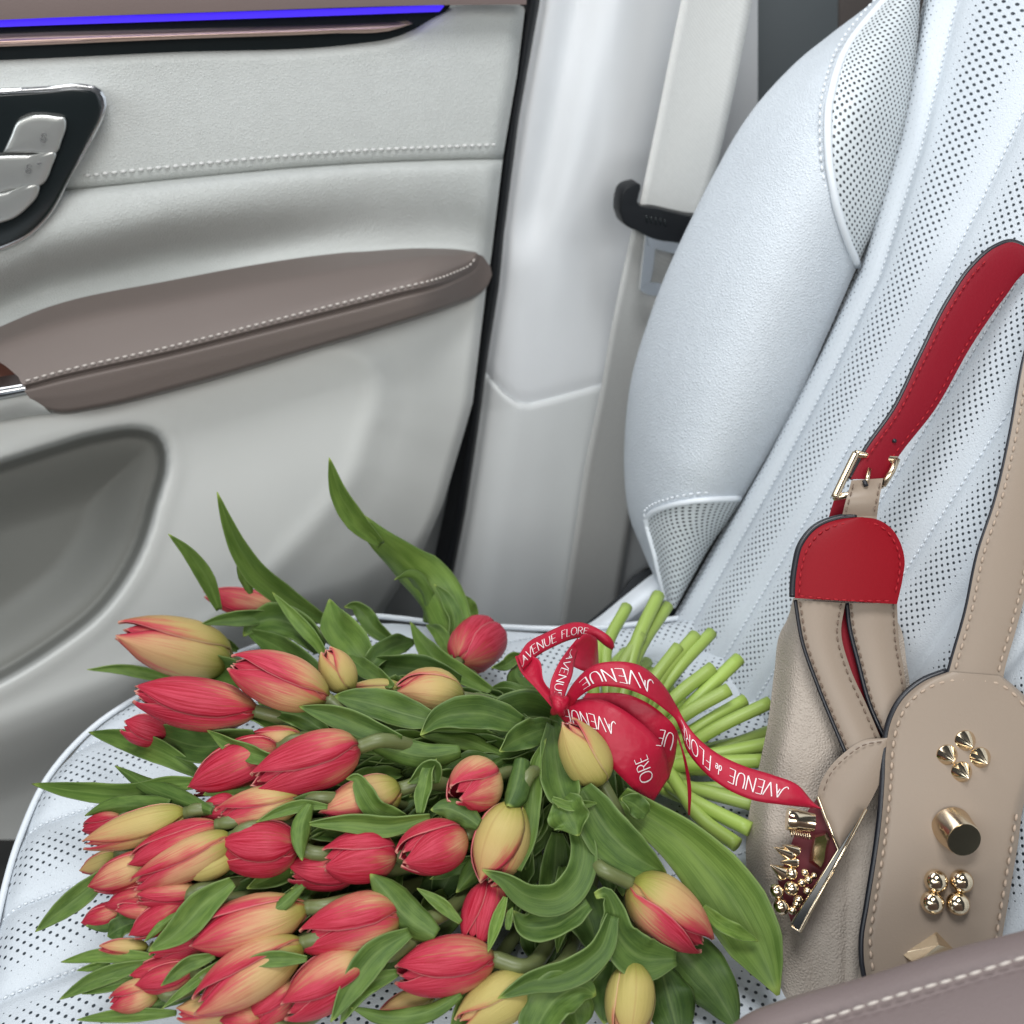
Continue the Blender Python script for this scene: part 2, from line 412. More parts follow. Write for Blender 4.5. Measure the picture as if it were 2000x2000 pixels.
ARM_LOW = [(-160, 830), (90, 800), (186, 796), (373, 750), (600, 683), (766, 633), (890, 592), (945, 565), (961, 540), (1060, 520)]
def door_part(name, top, bot, yfun, mats, nx, ny, uvfun=None, x0=-160, rim=True):
    rows = []; mi = []
    for j in range(ny):
        r = []; tt = j/(ny-1)
        for i in range(nx):
            s = i/(nx-1); px = x0 + s*(1000-x0)
            for _ in range(4):
                py = itp(top, px)*(1-tt) + itp(bot, px)*tt
                px = x0 + s*(edge(py)-x0)
            r.append((px, py))
        rows.append(r)
    P = [[Py(px, py, yfun(px, py)) for px, py in r] for r in rows]
    uv = [uvfun(px, py) for r in rows for px, py in r] if uvfun else None
    return sheet(name, P, mats, door, uvs=uv, skirt=Vector((0.0, 0.03, 0)))
def roll(px, py, top, depth=0.006, w=22):
    d = py-itp(top, px); return depth*max(0.0, 1-d/w)**2
def y_up(px, py):
    d = itp(SEAM, px)-py
    return 0.878 + roll(px, py, TOPR, 0.010, 26) + 0.010*math.exp(-max(0, d)/5.0) + 0.012*max(0, 1-(edge(py)-px)/26)**2 + 0.008*sm(0, 260, d) 
def y_mid(px, py):
    d = itp(ARM_TOP, px)-py; d2 = py-itp(SEAM, px)
    k = 1-0.75*sm(250, 800, px)
    val = 0.034*k*math.exp(-((d-34)/52.0)**2)
    over = -0.010*k*math.exp(-((d-140)/60.0)**2)
    return 0.874 + 0.010*math.exp(-max(0, d2)/8.0) + val + over - 0.012*sm(10, -30, d) + 0.012*max(0, 1-(edge(py)-px)/26)**2
POCKET = cr([(-220, 970), (0, 900), (100, 868), (186, 843), (279, 834), (307, 843), (326, 871), (329, 905), (310, 983), (280, 1077), (207, 1190), (103, 1273), (0, 1335), (-220, 1420)], 70)
RAISED = cr([(-220, 640), (400, 640), (600, 660), (683, 682), (728, 722), (737, 790), (716, 850), (697, 917), (653, 985), (569, 1079), (480, 1168), (350, 1262), (233, 1325), (129, 1366), (0, 1416), (-220, 1490)], 70)
def y_low(px, py):
    dp = sdf(POCKET, px, py); dr = sdf(RAISED, px, py)
    y = 0.838 + 0.005*sm(-20, 60, dr) + 0.032*sm(0, 240, dr) - 0.002*math.exp(-((dr+4)/24.0)**2)
    y += 0.03*sm(20, 160, py-itp([(-220, 1490), (0, 1416), (233, 1325), (480, 1168), (700, 1100), (1000, 900)], px))
    y += -0.0016*math.exp(-((dp-16)/18.0)**2) + 0.085*sm(5, -24, dp) + 0.04*sm(-26, -140, dp)
    y += 0.012*max(0, 1-(edge(py)-px)/20)**2
    y += 0.010*math.exp(-max(0, py-itp(ARM_LOW, px))/18.0)
    return y
door_part('upper_panel', TOPR, SEAM, y_up, [m_door], 110, 46)
door_part('middle_panel', [(a, b+0.5) for a, b in SEAM], [(a, b+34) for a, b in ARM_TOP], y_mid, [m_door], 90, 50)
door_part('lower_panel', [(a, b-34) for a, b in ARM_LOW], [(-160, 1640), (1000, 1640)], y_low, [m_lower], 170, 190, uvfun=lambda px, py: (sdf(POCKET, px, py)*0.01, 0.0))
def strip(name, A, B, ya, yb, mat, n=40, bulge=0.0, nr=5, parent=door, skirt=(0, 0.02, 0)):
    A, B = cr(A, n), cr(B, n); rows = []
    for j in range(nr):
        u = j/(nr-1); rows.append([Py(a[0]*(1-u)+b[0]*u, a[1]*(1-u)+b[1]*u, ya+(yb-ya)*u - bulge*math.sin(math.pi*u)) for a, b in zip(A, B)])
    return sheet(name, rows, mat, parent, skirt=Vector(skirt))
strip('upper_trim', [(-160, -220), (400, -220), (1045, -220)], [(-160, 47), (0, 39), (400, 24), (868, 10), (1028, 9)], 0.900, 0.866, m_taupe, bulge=0.012)
strip('light_strip', [(-160, 49), (0, 41), (350, 29), (868, 12)], [(-160, 60), (0, 53), (350, 41), (640, 31), (858, 23)], 0.8755, 0.8755, m_glow, skirt=(0, 0.006, 0))
strip('recess_panel', [(-160, 40), (0, 34), (400, 20), (868, 10), (880, 10)], [(-160, 126), (0, 120), (326, 106), (700, 90), (790, 78), (860, 36)], 0.894, 0.892, m_gloss_black)
strip('trim_strip', [(-160, 79), (0, 71), (350, 61), (650, 52), (800, 46)], [(-160, 97), (0, 91), (350, 76), (650, 65), (770, 58), (806, 46)], 0.884, 0.881, m_bronze, bulge=0.004, nr=7)
stitching([Py(px, py, y_up(px, py)-0.0005) for px, py in cr([(165, 343), (326, 326), (480, 311), (700, 294), (830, 288), (978, 282)], 60)], 0.0064, 0.62, 0.0012, m_thread_white, door)
# armrest pad
ar = [([(-130, 690), (-40, 655), (93, 600), (326, 549), (700, 491), (848, 484), (900, 487), (928, 492)], 0.880),
      ([(-110, 712), (-10, 676), (100, 640), (326, 592), (700, 523), (855, 500), (908, 497), (930, 493)], 0.836),
      ([(-90, 740), (44, 735), (116, 716), (326, 668), (559, 609), (766, 556), (888, 522), (920, 508), (930, 494)], 0.803),
      ([(-70, 755), (42, 752), (116, 733), (326, 686), (559, 627), (766, 574), (893, 538), (926, 519), (935, 497)], 0.796),
      ([(-70, 760), (43, 759), (116, 740), (326, 693), (559, 634), (766, 581), (896, 544), (930, 524), (940, 499)], 0.801),
      ([(-60, 768), (46, 764), (118, 747), (326, 700), (562, 641), (770, 587), (898, 549), (934, 528), (944, 501)], 0.7965),
      ([(-40, 785), (56, 778), (130, 772), (340, 721), (580, 660), (790, 604), (905, 566), (946, 545), (958, 521)], 0.7965),
      ([(-30, 800), (76, 796), (116, 805), (186, 796), (373, 750), (600, 683), (766, 633), (890, 592), (932, 574), (952, 557), (961, 537)], 0.7985),
      ([(-30, 803), (80, 800), (116, 809), (186, 800), (373, 755), (600, 688), (766, 638), (890, 597), (934, 577), (952, 559), (960, 538)], 0.845)]
AC = [cr(c, 90) for c, y in ar]; AYs = [y for c, y in ar]
def arm_y(y0, px): return y0 + max(0, 0.866-y0)*sm(800, 968, px)**1.2
def arm_row(v, trim=0.0):
    k = min(len(AC)-2, int(v)); f = v-k
    return [(a[0]*(1-f)+b[0]*f, a[1]*(1-f)+b[1]*f) for a, b in zip(AC[k], AC[k+1])]
rows = []
tabx = list(range(len(AYs)))
yy = cr([(i*0.01, y) for i, y in enumerate(AYs)], 45)
for i in range(45):
    v = i/44*(len(AYs)-1)
    lo = itp([(0, -40), (1, -10), (2, 28), (3, 42), (4, 44), (5, 48), (6, 56), (7, 80), (8, 84)], v)
    r = arm_row(min(v, len(AYs)-1.001)); lo = 0 if v < 1.0 else lo
    y0 = itp([(k, AYs[k]) for k in range(len(AYs))], v)
    row = []
    for px, py in r:
        row.append(Py(px, py, arm_y(y0, px)))
    rows.append(row)
# trim the left end of the pad along its slanted cut
for i, row in enumerate(rows):
    v = i/44*(len(AYs)-1)
    lo = itp([(0, -160), (1, -60), (1.5, 2), (2, 36), (3, 43), (4, 45), (5, 48), (6, 58), (7, 92), (8, 96)], v)
    pr = arm_row(min(v, len(AYs)-1.001)); k0 = next(k for k, p in enumerate(pr) if p[0] >= lo-0.01)
    ps = [tuple(p) for p in row[k0:]]
    if k0:
        w = (lo-pr[k0-1][0])/(pr[k0][0]-pr[k0-1][0]); ps.insert(0, tuple(Vector(row[k0-1]).lerp(Vector(row[k0]), max(0, min(.98, w)))))
    L = cr([(k*0.01, 0, *p) for k, p in enumerate(ps)], 90)
    rows[i] = [Vector(q[2:]) for q in L]
pad = sheet('armrest_pad', rows, m_taupe_pad, door, skirt=lambda v: v.normalized()*0.035)
stitching([Py(px, py, arm_y(0.7985, px)-0.001) for px, py in cr([(50, 744), (116, 726), (326, 678), (559, 619), (766, 566), (890, 531), (922, 514), (930, 500)], 80)], 0.0058, 0.6, 0.0010, m_thread_taupe, pad, lift=0.001)
strip('wood_inlay', [(-160, 708), (-60, 696), (40, 684)], [(-160, 770), (0, 757), (60, 750)], 0.850, 0.815, m_wood)
strip('chrome_strip', [(-160, 773), (0, 758), (48, 750)], [(-160, 795), (0, 781), (52, 771)], 0.800, 0.802, m_chrome, bulge=0.004)
strip('armrest_sill', [(-160, 792), (0, 779), (58, 770), (94, 803)], [(-160, 846), (0, 822), (60, 812), (102, 809)], 0.806, 0.824, m_plastic, bulge=0.006)
# switch panel
bez = [(-160, 180), (0, 172), (100, 167), (163, 163), (196, 172), (210, 197), (205, 223), (185, 265), (140, 345), (93, 428), (60, 461), (0, 491), (-60, 508), (-160, 515)]
def fan_panel(name, outline, y, bev, depth, mat, parent, n=80, px_in=6, dome=0.0):
    """rounded plate from a pixel outline: rim, bevel, face and a real thickness behind"""
    O = cr(outline + [outline[0]], n+1)[:-1]
    cx = sum(p[0] for p in O)/n; cy = sum(p[1] for p in O)/n
    V, F = [], []
    rings = [(0, depth), (0, bev), (px_in*0.35, bev*0.3), (px_in, 0.0), (px_in*1.25, -0.0001)] + [(('f', q), -dome*(1-q*q)) for q in (0.75, 0.5, 0.25)]
    for inn, dy in rings:
        for x, yv in O:
            dx, dv = cx-x, cy-yv; l = math.hypot(dx, dv)
            f = inn/l if not isinstance(inn, tuple) else 1-inn[1]*(1-px_in/l)
            V.append(Py(x+dx*f, yv+dv*f, y+dy))
    for k in range(len(rings)-1):
        for i in range(n):
            F.append((k*n+i, k*n+(i+1) % n, (k+1)*n+(i+1) % n, (k+1)*n+i))
    V.append(Py(cx, cy, y-dome)); c = len(V)-1
    for i in range(n): F.append(((len(rings)-1)*n+i, (len(rings)-1)*n+(i+1) % n, c))
    o = mesh(name, V, face_cam(F, V), mat, parent)
    m = o.modifiers.new('edge', 'EDGE_SPLIT'); m.split_angle = R(28)
    return o
fan_panel('bezel', bez, 0.858, 0.003, 0.03, m_chrome, door)
inner = [(x + (70-x)*0.035 - (5 if x > 150 else 0), y + (330-y)*0.055) for x, y in bez]
sw = fan_panel('switch_panel', inner, 0.8565, 0.002, 0.02, m_gloss_black, door)
bt = [[(6, 298), (20, 268), (36, 236), (52, 228), (110, 227), (128, 231), (130, 243), (121, 275), (113, 296), (60, 299)],
      [(-60, 310), (0, 304), (60, 302), (111, 300), (104, 320), (84, 360), (40, 368), (-60, 380)],
      [(-60, 384), (0, 377), (78, 366), (74, 382), (58, 402), (24, 428), (0, 436), (-60, 446)]]
btn = [fan_panel('button', b, 0.851, 0.002, 0.008, m_button, sw, n=48, px_in=4, dome=0.0004) for b in bt]
def icon(parent, cx, cy, ang, s):
    parts = []
    def at(x, y):
        c, q = math.cos(ang), math.sin(ang); return Py(cx+(x*c-y*q)*s, cy+(x*q+y*c)*s, 0.8488)
    ring = [at(math.cos(a)*5, math.sin(a)*5) for a in [i*2*math.pi/18 for i in range(19)]]
    parts.append(tube(None, ring, 0.00035, None, seg=5))
    parts.append(tube(None, [at(-3, -5), at(-4, -10), at(0, -13), at(4, -10), at(4, -8)], 0.00035, None, seg=5))
    parts.append(tube(None, [at(0, -1), at(0, 2)], 0.00035, None, seg=5))
    return join('lock_symbol', parts, m_icon, None)
for cx, cy, k in ((84, 272, 0), (55, 333, 1)):
    o = icon(None, cx, cy, R(12), 1.0)
    o.data.transform(Matrix.Translation(-parent_origin(sw))); o.parent = sw
o = join('dash_mark', [tube(None, [Py(72, 320, 0.8488), Py(80, 318, 0.8488)], 0.0005, None, seg=5)], m_icon, sw)

# ---------------------------------------------------------------- seal, pillar
sealL = [(-330, 1078), (-80, 1036), (12, 1024), (145, 1008), (302, 981), (497, 958), (559, 948), (787, 921), (850, 912), (1000, 890), (1119, 864), (1200, 848)]
sealR = [(-330, 1106), (-80, 1064), (0, 1055), (228, 1014), (455, 985), (559, 975), (704, 952), (800, 940), (850, 933), (1000, 910), (1132, 884), (1210, 866)]
rows = []
for i in range(60):
    py = -330 + i/59*1540; a, b = itp(sealL, py), itp(sealR, py)
    rows.append([Py(a+(b-a)*k/6, py, 0.905 - 0.008*math.sin(math.pi*k/6)) for k in range(7)])
seal = sheet('door_seal', rows, m_black, None, skirt=Vector((0, 0.03, 0)))
seal['label'] = 'black rubber seal running down the gap between door and pillar'; seal['category'] = 'door seal'
def y_pil(px, py):
    c = itp([(-80, 1140), (0, 1128), (248, 1078), (455, 1036), (520, 1030)], py)
    fade = sm(530, 400, py)
    v = 0.013*fade*math.exp(-((px-c)/34.0)**2)
    c2 = c + itp([(-80, 78), (300, 62), (480, 38), (600, 30)], py)
    v -= 0.003*fade*math.exp(-((px-c2)/30.0)**2)
    v += 0.010*math.exp(-((px-itp(sealR, py))/9.0)**2)
    turn = itp([(-80, 1210), (300, 1175), (480, 1090), (750, 1045), (1240, 1010)], py)
    k = max(0.0, px-turn); v += (0.030*(k/260)**1.5 + 0.016*sm(0, 130, k))*(1-0.75*sm(480, 760, py))
    k = max(0.0, itp([(-80, 1110), (500, 1040), (800, 1030), (1240, 960)], py)-px); v += 0.02*(k/80)**2
    return 0.925 + v
def seam_low(px): return itp([(880, 690), (950, 730), (985, 768), (1010, 786), (1035, 789), (1080, 778), (1180, 750), (1300, 722), (1500, 670)], px)
pil = bpy.data.objects.new('pillar', None); COL.objects.link(pil); pil.location = Py(1050, 1200, 0.93); pil['kind'] = 'structure'
def pillar_part(name, top, bot, mat, extra=0.0, n=90):
    rows = []
    for j in range(70):
        r = []
        for i in range(n):
            s = i/(n-1); px = 900 + 600*s
            for _ in range(4):
                py = top(px)*(1-j/69) + bot(px)*j/69
                L = itp(sealR, py) - 4; px = L + (1480-L)*s
            d = min(abs(py-top(px)), abs(py-bot(px)))
            r.append(Py(px, py, y_pil(px, py)+extra+0.0025*math.exp(-d/3.0)))
        rows.append(r)
    return sheet(name, rows, mat, pil, skirt=Vector((0, 0.03, 0)))
pillar_part('upper_cover', lambda x: -330, lambda x: seam_low(x)-1, m_pillar)
pillar_part('lower_cover', lambda x: seam_low(x)+1, lambda x: itp([(880, 1250), (1050, 1236), (1136, 1219), (1180, 1196), (1210, 1168), (1226, 1135), (1260, 1110), (1480, 1000)], x), m_pillar_low, -0.002)

# ---------------------------------------------------------------- seat belt
belt = thing('seat_belt', 'pale grey seat belt with black tongue hanging between pillar and seat', 'seat belt', Py(1150, 1180, 0.9))
def web(name, L, Rr, y0, y1, n=60):
    L, Rr = cr(L, n), cr(Rr, n); rows, uv = [], []
    for i, (a, b) in enumerate(zip(L, Rr)):
        y = y0+(y1-y0)*i/(n-1); r = []
        pa, pb = Py(a[0], a[1], y), Py(b[0], b[1], y+0.006)
        for k in range(9):
            u = k/8; e = 0.0006*(abs(u-.5) > .42)
            p = pa.lerp(pb, u); p.y += 0.003*math.sin(math.pi*u) - e
            r.append(p); uv.append((u*0.048, (p-Py(L[0][0], L[0][1], y0)).length))
        rows.append(r)
    return sheet(name, rows, m_web, belt, uvs=uv, solid=0.0012, off=0)
web('webbing', [(1408, -330), (1352, -90), (1331, 0), (1290, 200), (1248, 404)], [(1534, -330), (1486, -90), (1468, 0), (1430, 190), (1397, 331), (1360, 450)], 0.90, 0.868)
web('webbing', [(1236, 440), (1190, 662), (1176, 745), (1144, 900), (1123, 1035), (1090, 1250)], [(1330, 450), (1290, 662), (1276, 745), (1250, 900), (1228, 1035), (1192, 1250)], 0.878, 0.915)
tg = [(1211, 414), (1213, 390), (1221, 369), (1236, 361), (1252, 360), (1249, 380), (1246, 396), (1290, 409), (1345, 422), (1380, 430), (1380, 470), (1320, 474), (1279, 468), (1245, 452), (1221, 439)]
def poly_plate(name, outline, y, depth, bev, mat, parent, dense=4):
    O = []
    n = len(outline)
    for i in range(n):
        a, b = outline[i], outline[(i+1) % n]
        for k in range(dense): O.append((a[0]+(b[0]-a[0])*k/dense, a[1]+(b[1]-a[1])*k/dense))
    import bmesh
    bm = bmesh.new(); vs = [bm.verts.new(Py(x, yv, y)) for x, yv in O]; f = bm.faces.new(vs)
    f.normal_update()
    if f.normal.dot(-Py(O[0][0], O[0][1], y)) < 0: bmesh.ops.reverse_faces(bm, faces=[f])
    me = bpy.data.meshes.new(name); base = parent_origin(parent)
    bm.to_mesh(me); bm.free(); me.transform(Matrix.Translation(-base)); me.materials.append(mat)
    o = bpy.data.objects.new(name, me); COL.objects.link(o); o.parent = parent
    m = o.modifiers.new('thick', 'SOLIDIFY'); m.thickness = depth; m.offset = -1
    m = o.modifiers.new('bevel', 'BEVEL'); m.width = bev; m.segments = 3; m.limit_method = 'ANGLE'
    me.polygons.foreach_set('use_smooth', [True]*len(me.polygons))
    return o
tong = poly_plate('tongue', cr(tg+[tg[0]], 61)[:-1], 0.858, 0.016, 0.004, m_black, belt, 1)
stx = [join('grip_rib', [tube(None, [Py(x, 420+(x-1260)*0.22, 0.8575), Py(x+2, 434+(x-1260)*0.22, 0.8575)], 0.0007, None, seg=6) for x in (1262, 1271, 1280, 1289, 1298)], m_gloss_black, tong, 'stuff')]
plate = []
def frame_tube(pts, r): return tube(None, [Py(x, y, 0.868) for x, y in pts], r, None, seg=8)
bars = [([(1262, 455), (1300, 468), (1345, 478)], [(1266, 480), (1300, 490), (1345, 500)]), ([(1262, 456), (1256, 510), (1250, 566)], [(1280, 476), (1276, 520), (1271, 549)]), ([(1250, 567), (1262, 574), (1300, 580)], [(1262, 552), (1280, 552), (1300, 556)])]
V, F = [], []
for A, B in bars:
    A, B = cr(A, 12), cr(B, 12); o = len(V)
    for a, b in zip(A, B): V += [Py(a[0], a[1], 0.8655), Py(b[0], b[1], 0.8655)]
    F += [(o+2*i, o+2*i+1, o+2*i+3, o+2*i+2) for i in range(11)]
mesh('metal_plate', V, face_cam(F, V), m_chrome, tong, smooth=False, solid=0.003, off=-1)

# ---------------------------------------------------------------- seat
seat = thing('car_seating', 'white perforated leather car seat holding the bouquet and bag', 'car seat', (0.12, 0.42, -0.70))
def xback(z, y=0.4): return 0.36 + 0.47*(z+0.56)
# backrest main panel on (u, z); seams run at constant u
FL = [(-0.60, 0.0), (-0.42, 0.0), (-0.34, 0.005), (-0.28, 0.012), (-0.2, 0.045), (-0.12, 0.09), (0.0, 0.12)]
def yback(u, z): return u + itp(FL, z)*sm(0.50, 0.62, u)*1.0
def groove(u, u0, sp, depth, wd, puff):
    k = round((u-u0)/sp); d = abs(u-(u0+k*sp)); g = math.exp(-(d/wd)**2); return -depth*g + puff*math.sin(math.pi*min(1, d/(sp/2))*0.5)
NU, NZ = 250, 90
rows, uv = [], []
for i in range(NZ):
    z = -0.60 + i/(NZ-1)*0.66; r = []
    for j in range(NU):
        u = 0.12 + j/(NU-1)*(0.622-0.12)
        h = groove(u, 0.592, 0.048, 0.0026, 0.004, 0.0032) + 0.012*sm(0.08, 0.0, 0.622-u)*0 - 0.012*sm(0.02, 0.0, 0.622-u)
        y = yback(u, z)
        p = Vector((xback(z) - h*0.9, y, z + h*0.42))
        r.append(p); uv.append((u, (z+0.6)*1.105))
    rows.append(r)
sheet('backrest_panel', rows, m_perf_back, seat, uvs=uv, skirt=Vector((0.09, 0, -0.04)))
for k in (0, 1, 2, 3):
    u = 0.592-0.048*k
    stitching([Vector((xback(z)+0.0020, yback(u, z), z)) for z in [-0.58+i*0.01 for i in range(62)]], 0.0042, 0.6, 0.0006, m_piping, seat)
RW = [((1318, 1190), (1296, 1165)), ((1352, 1128), (1256, 1077)), ((1390, 1062), (1226, 994)), ((1449, 975), (1219, 880)), ((1548, 800), (1232, 745)), ((1615, 655), (1268, 621)),
      ((1675, 518), (1317, 497)), ((1718, 418), (1399, 331)), ((1751, 311), (1466, 220)), ((1776, 207), (1548, 128)), ((1791, 95), (1623, 66)), ((1797, 0), (1714, -4)), ((1800, -60), (1764, -58)), ((1802, -150), (1800, -150))]
TS = [0.915, 0.925, 0.93, 0.925, 0.905, 0.885, 0.868, 0.848, 0.833, 0.822, 0.815, 0.81, 0.80, 0.80]
def tB(px, py):
    d = ray(px, py); return 0.623/(d.x - 0.47*d.z)
BC = cr([b for b, s in RW], 100); SC = cr([(s[0], s[1], t) for (b, s), t in zip(RW, TS)], 100)
# sample row pairs by index so that rows stay paired
def rowpair(q):
    k = min(len(RW)-2, int(q)); f = q-k
    def c4(vals):
        p = [vals[max(0, k-1)], vals[k], vals[k+1], vals[min(len(vals)-1, k+2)]]
        return tuple(0.5*(2*b+(c-a)*f+(2*a-5*b+4*c-d)*f*f+(3*b-a-3*c+d)*f**3) for a, b, c, d in zip(*p))
    return c4([b for b, s in RW]), c4([s for b, s in RW]), c4([(t,) for t in TS])[0]
def bol(q, c):
    """bolster surface: c = 0 at the seam with the back panel, 1 at the outline, up to 1.6 behind it"""
    b, s, ts = rowpair(q); t0 = tB(*b) + 0.004
    if c <= 1:
        px, py = b[0]+(s[0]-b[0])*c, b[1]+(s[1]-b[1])*c
        wide = min(1, math.hypot(s[0]-b[0], s[1]-b[1])/260)
        t = t0 + (ts-t0)*(c**1.8) - 0.050*wide*(math.sin(math.pi*min(1, c))**0.8) + 0.03*max(0, c-0.72)**2/0.08*wide*0.4
        return Pt(px, py, t)
    k = c-1
    px, py = s[0]+(b[0]-s[0])*k*0.10, s[1]+(b[1]-s[1])*k*0.10
    return Pt(px, py, ts + 0.014*wide_(b, s) + k*0.22)
def wide_(b, s): return min(1, math.hypot(s[0]-b[0], s[1]-b[1])/260)*0.4*0.03*0.28**2/0.08/0.014*1.0
cs = [i/40 for i in range(41)] + [1.05, 1.15, 1.3, 1.6]
rows = [[bol(q*13/120, c) for c in cs] for q in range(121)]
sheet('backrest_bolster', rows, m_seat, seat)
def insert(cq, q0, q1, name, n=60):
    rows, uv = [], []; pipe = []
    o = bol(q0, 0)
    for i in range(n):
        q = q0+(q1-q0)*i/(n-1); c1 = itp(cq, q); r = []
        for k in range(24):
            c = c1*k/23; p = bol(q, c); r.append(p - p.normalized()*0.0022)
        rows.append(r); pipe.append(r[-1] - r[-1].normalized()*0.0005)
    cen = []; run = 0
    for i in range(n):
        if i: run += (rows[i][10]-rows[i-1][10]).length
        cen.append((run, sum((rows[i][k]-rows[i][k-1]).length for k in range(1, 11))))
    for i in range(n):
        acc = 0
        for k in range(24):
            if k: acc += (rows[i][k]-rows[i][k-1]).length
            uv.append((acc-cen[i][1], cen[i][0]))
    sheet(name, rows, m_perf, seat, uvs=uv, skirt=lambda v: v.normalized()*0.004)
    return pipe
up = insert([(6, 0.0), (6.3, 0.085), (6.6, 0.165), (7, 0.27), (7.5, 0.38), (8, 0.47), (8.5, 0.565), (9, 0.64), (9.5, 0.70), (10, 0.74), (11, 0.80), (12, 0.82)], 6, 12, 'perforated_insert', 90)
tube('piping', up, 0.0028, m_piping, seat, seg=10)
stitching([p + Vector((-0.002, 0.007, 0.001)) for p in up], 0.0062, 0.62, 0.0011, m_piping, seat, 0.002)
lowc = [(0, 0.80), (0.5, 0.76), (1, 0.74), (1.5, 0.76), (1.8, 0.78), (2.0, 0.765), (2.15, 0.70), (2.3, 0.61), (2.5, 0.48), (2.7, 0.33), (2.85, 0.19), (3.0, 0.02)]
lo = insert(lowc, 0, 3.0, 'perforated_insert', 90)
tube('piping', lo, 0.0024, m_piping, seat, seg=10)
stitching([p + (-p).normalized()*0.002 + Vector((-0.001, 0.004, 0.004)) for p in lo[40:]], 0.0058, 0.6, 0.0009, m_piping, seat)
# side cover of the recliner beside the pillar
sheet('hinge_cover', [[Pt(a[0], a[1], a[2]+(-0.012*math.sin(math.pi*k/6))) for a in [[p[c]+(q[c]-p[c])*k/6 for c in range(3)] for p, q in zip(cr([(1120, 1236, .905), (1157, 1214, .915), (1215, 1168, .93), (1268, 1126, .94), (1300, 1104, .945)], 16), cr([(1150, 1262, .895), (1186, 1240, .90), (1240, 1202, .91), (1292, 1164, .92), (1320, 1150, .925)], 16))]] for k in range(7)], m_piping, seat, skirt=Vector((0.0, 0.01, -0.05)))
mesh('seat_gap_shade', [Pt(1120, 1240, 0.945), Pt(1214, 1160, 0.950), Pt(1236, 1126, 0.955), Pt(1300, 1100, 0.96), Pt(1330, 1260, 0.935)], [(0, 1, 2, 3, 4)], m_dark, seat, smooth=False, solid=0.004, off=-1)  # black sheet standing in for the shade of the open gap
# cushion
FRONT = [(0.10, -0.165), (0.40, -0.163), (0.50, -0.152), (0.565, -0.138), (0.611, -0.119), (0.645, -0.088), (0.668, -0.045), (0.684, 0.005), (0.694, 0.05), (0.700, 0.11)]
BACK = [(0.10, .42), (.606, .42), (.612, .36), (.622, .30), (.636, .257), (.652, .22), (.670, .18), (.688, .15), (.6995, .125)]
OUT = cr([(x, y) for y, x in FRONT] + [(x, y) for y, x in BACK[::-1][:-1]], 140)
poly = OUT + [(0.42, 0.08), (-0.165, 0.08)]
def zc(x, y):
    d = -sdf(poly, x, y); R0 = 0.022
    z = -0.55 - 0.75*max(0, -0.02-x)**2
    if d < R0: z -= R0 - math.sqrt(max(0, R0*R0-(R0-max(0, d))**2))
    return z
ys = [0.10+i*0.004 for i in range(139)]; ys = [y for y in ys if y < 0.655] + [0.655+i*0.002 for i in range(22)] + [0.6985]
rows, uv = [], []
for y in ys:
    x0 = itp(FRONT, y); r = []
    x1 = itp(BACK, y)
    for j in range(90):
        s = j/89; s = s**1.6
        x = x0+(x1-x0)*s
        h = groove(y, 0.624, 0.0605, 0.0028, 0.004, 0.004)*min(1, -sdf(poly, x, y)/0.02) if y < 0.69 else 0
        r.append(Vector((x, y, zc(x, y)+h))); uv.append((y, x))
    rows.append(r)
cush = sheet('seat_cushion', rows, m_perf_cush, seat, uvs=uv, skirt=lambda v: Vector((0.02 if v.x < 0.1 else 0, -0.01 if v.y > 0.6 else 0, -0.13)))
at_ = cush.data.attributes.new('border', 'FLOAT', 'POINT')
bv = [1.0 if (p.x > 0.03 and -sdf(poly, p.x, p.y) < 0.030 and p.x < 0.30 and p.y > 0.5) else 0.0 for r in rows for p in r]
at_.data.foreach_set('value', bv + [1.0]*(len(cush.data.vertices)-len(bv)))
tube('piping', [Vector((x, y, zc(x, y)+0.0195)) + Vector((0.30-x, 0.42-y, 0)).normalized()*0.004 + Vector((0, 0, -0.001)) for x, y in OUT], 0.0022, m_piping, seat, seg=8)
for k in (0, 1, 2, 3, 4):
    y = 0.624-0.0605*k
    x0 = itp(FRONT, y)+0.006
    stitching([Vector((x, y, zc(x, y)-0.0014)) for x in [x0+(min(0.36, itp(BACK, y))-x0)*i/80 for i in range(81)]], 0.0042, 0.6, 0.0007, m_piping, seat, 0.0008)

# ---------------------------------------------------------------- console armrest at the lower right
cons = thing('console_armrest', 'taupe leather centre console lid with pale stitching at the lower right corner', 'armrest', Pt(1750, 2080, 0.45))
top = [(1380, 2070), (1427, 2004), (1461, 1979), (1518, 1956), (1686, 1908), (1868, 1851), (2000, 1817), (2150, 1775)]
def shift(c, dx, dy): return [(x+dx, y+dy) for x, y in c]
crow = [(shift(top, 0, 40), 0.500), (shift(top, 0, 3), 0.480), (top, 0.470), (shift(top, 6, 6), 0.4635), (shift(top, 26, 24), 0.4575), (shift(top, 60, 44), 0.452), (shift(top, 66, 50), 0.4525), (shift(top, 75, 58), 0.4495), (shift(top, 130, 130), 0.43), (shift(top, 240, 320), 0.40)]
rows = []
for c, t in crow: rows.append([Pt(p[0], p[1], t-0.00004*(p[0]-1700)) for p in cr(c, 60)])
sheet('lid', rows, m_console, cons, skirt=lambda v: Vector((0, 0, -0.08)))
SP = [Pt(p[0], p[1], 0.4512-0.00004*(p[0]-1700)) for p in cr([(1530, 2018), (1582, 1999), (1629, 1984), (1686, 1965), (1787, 1934), (1868, 1911), (2000, 1870), (2080, 1846)], 200)]
L = [0]
for a, b in zip(SP, SP[1:]): L.append(L[-1]+(b-a).length)
def sp_at(s):
    for k in range(len(L)-1):
        if s <= L[k+1]: return SP[k].lerp(SP[k+1], (s-L[k])/(L[k+1]-L[k]))
    return SP[-1]
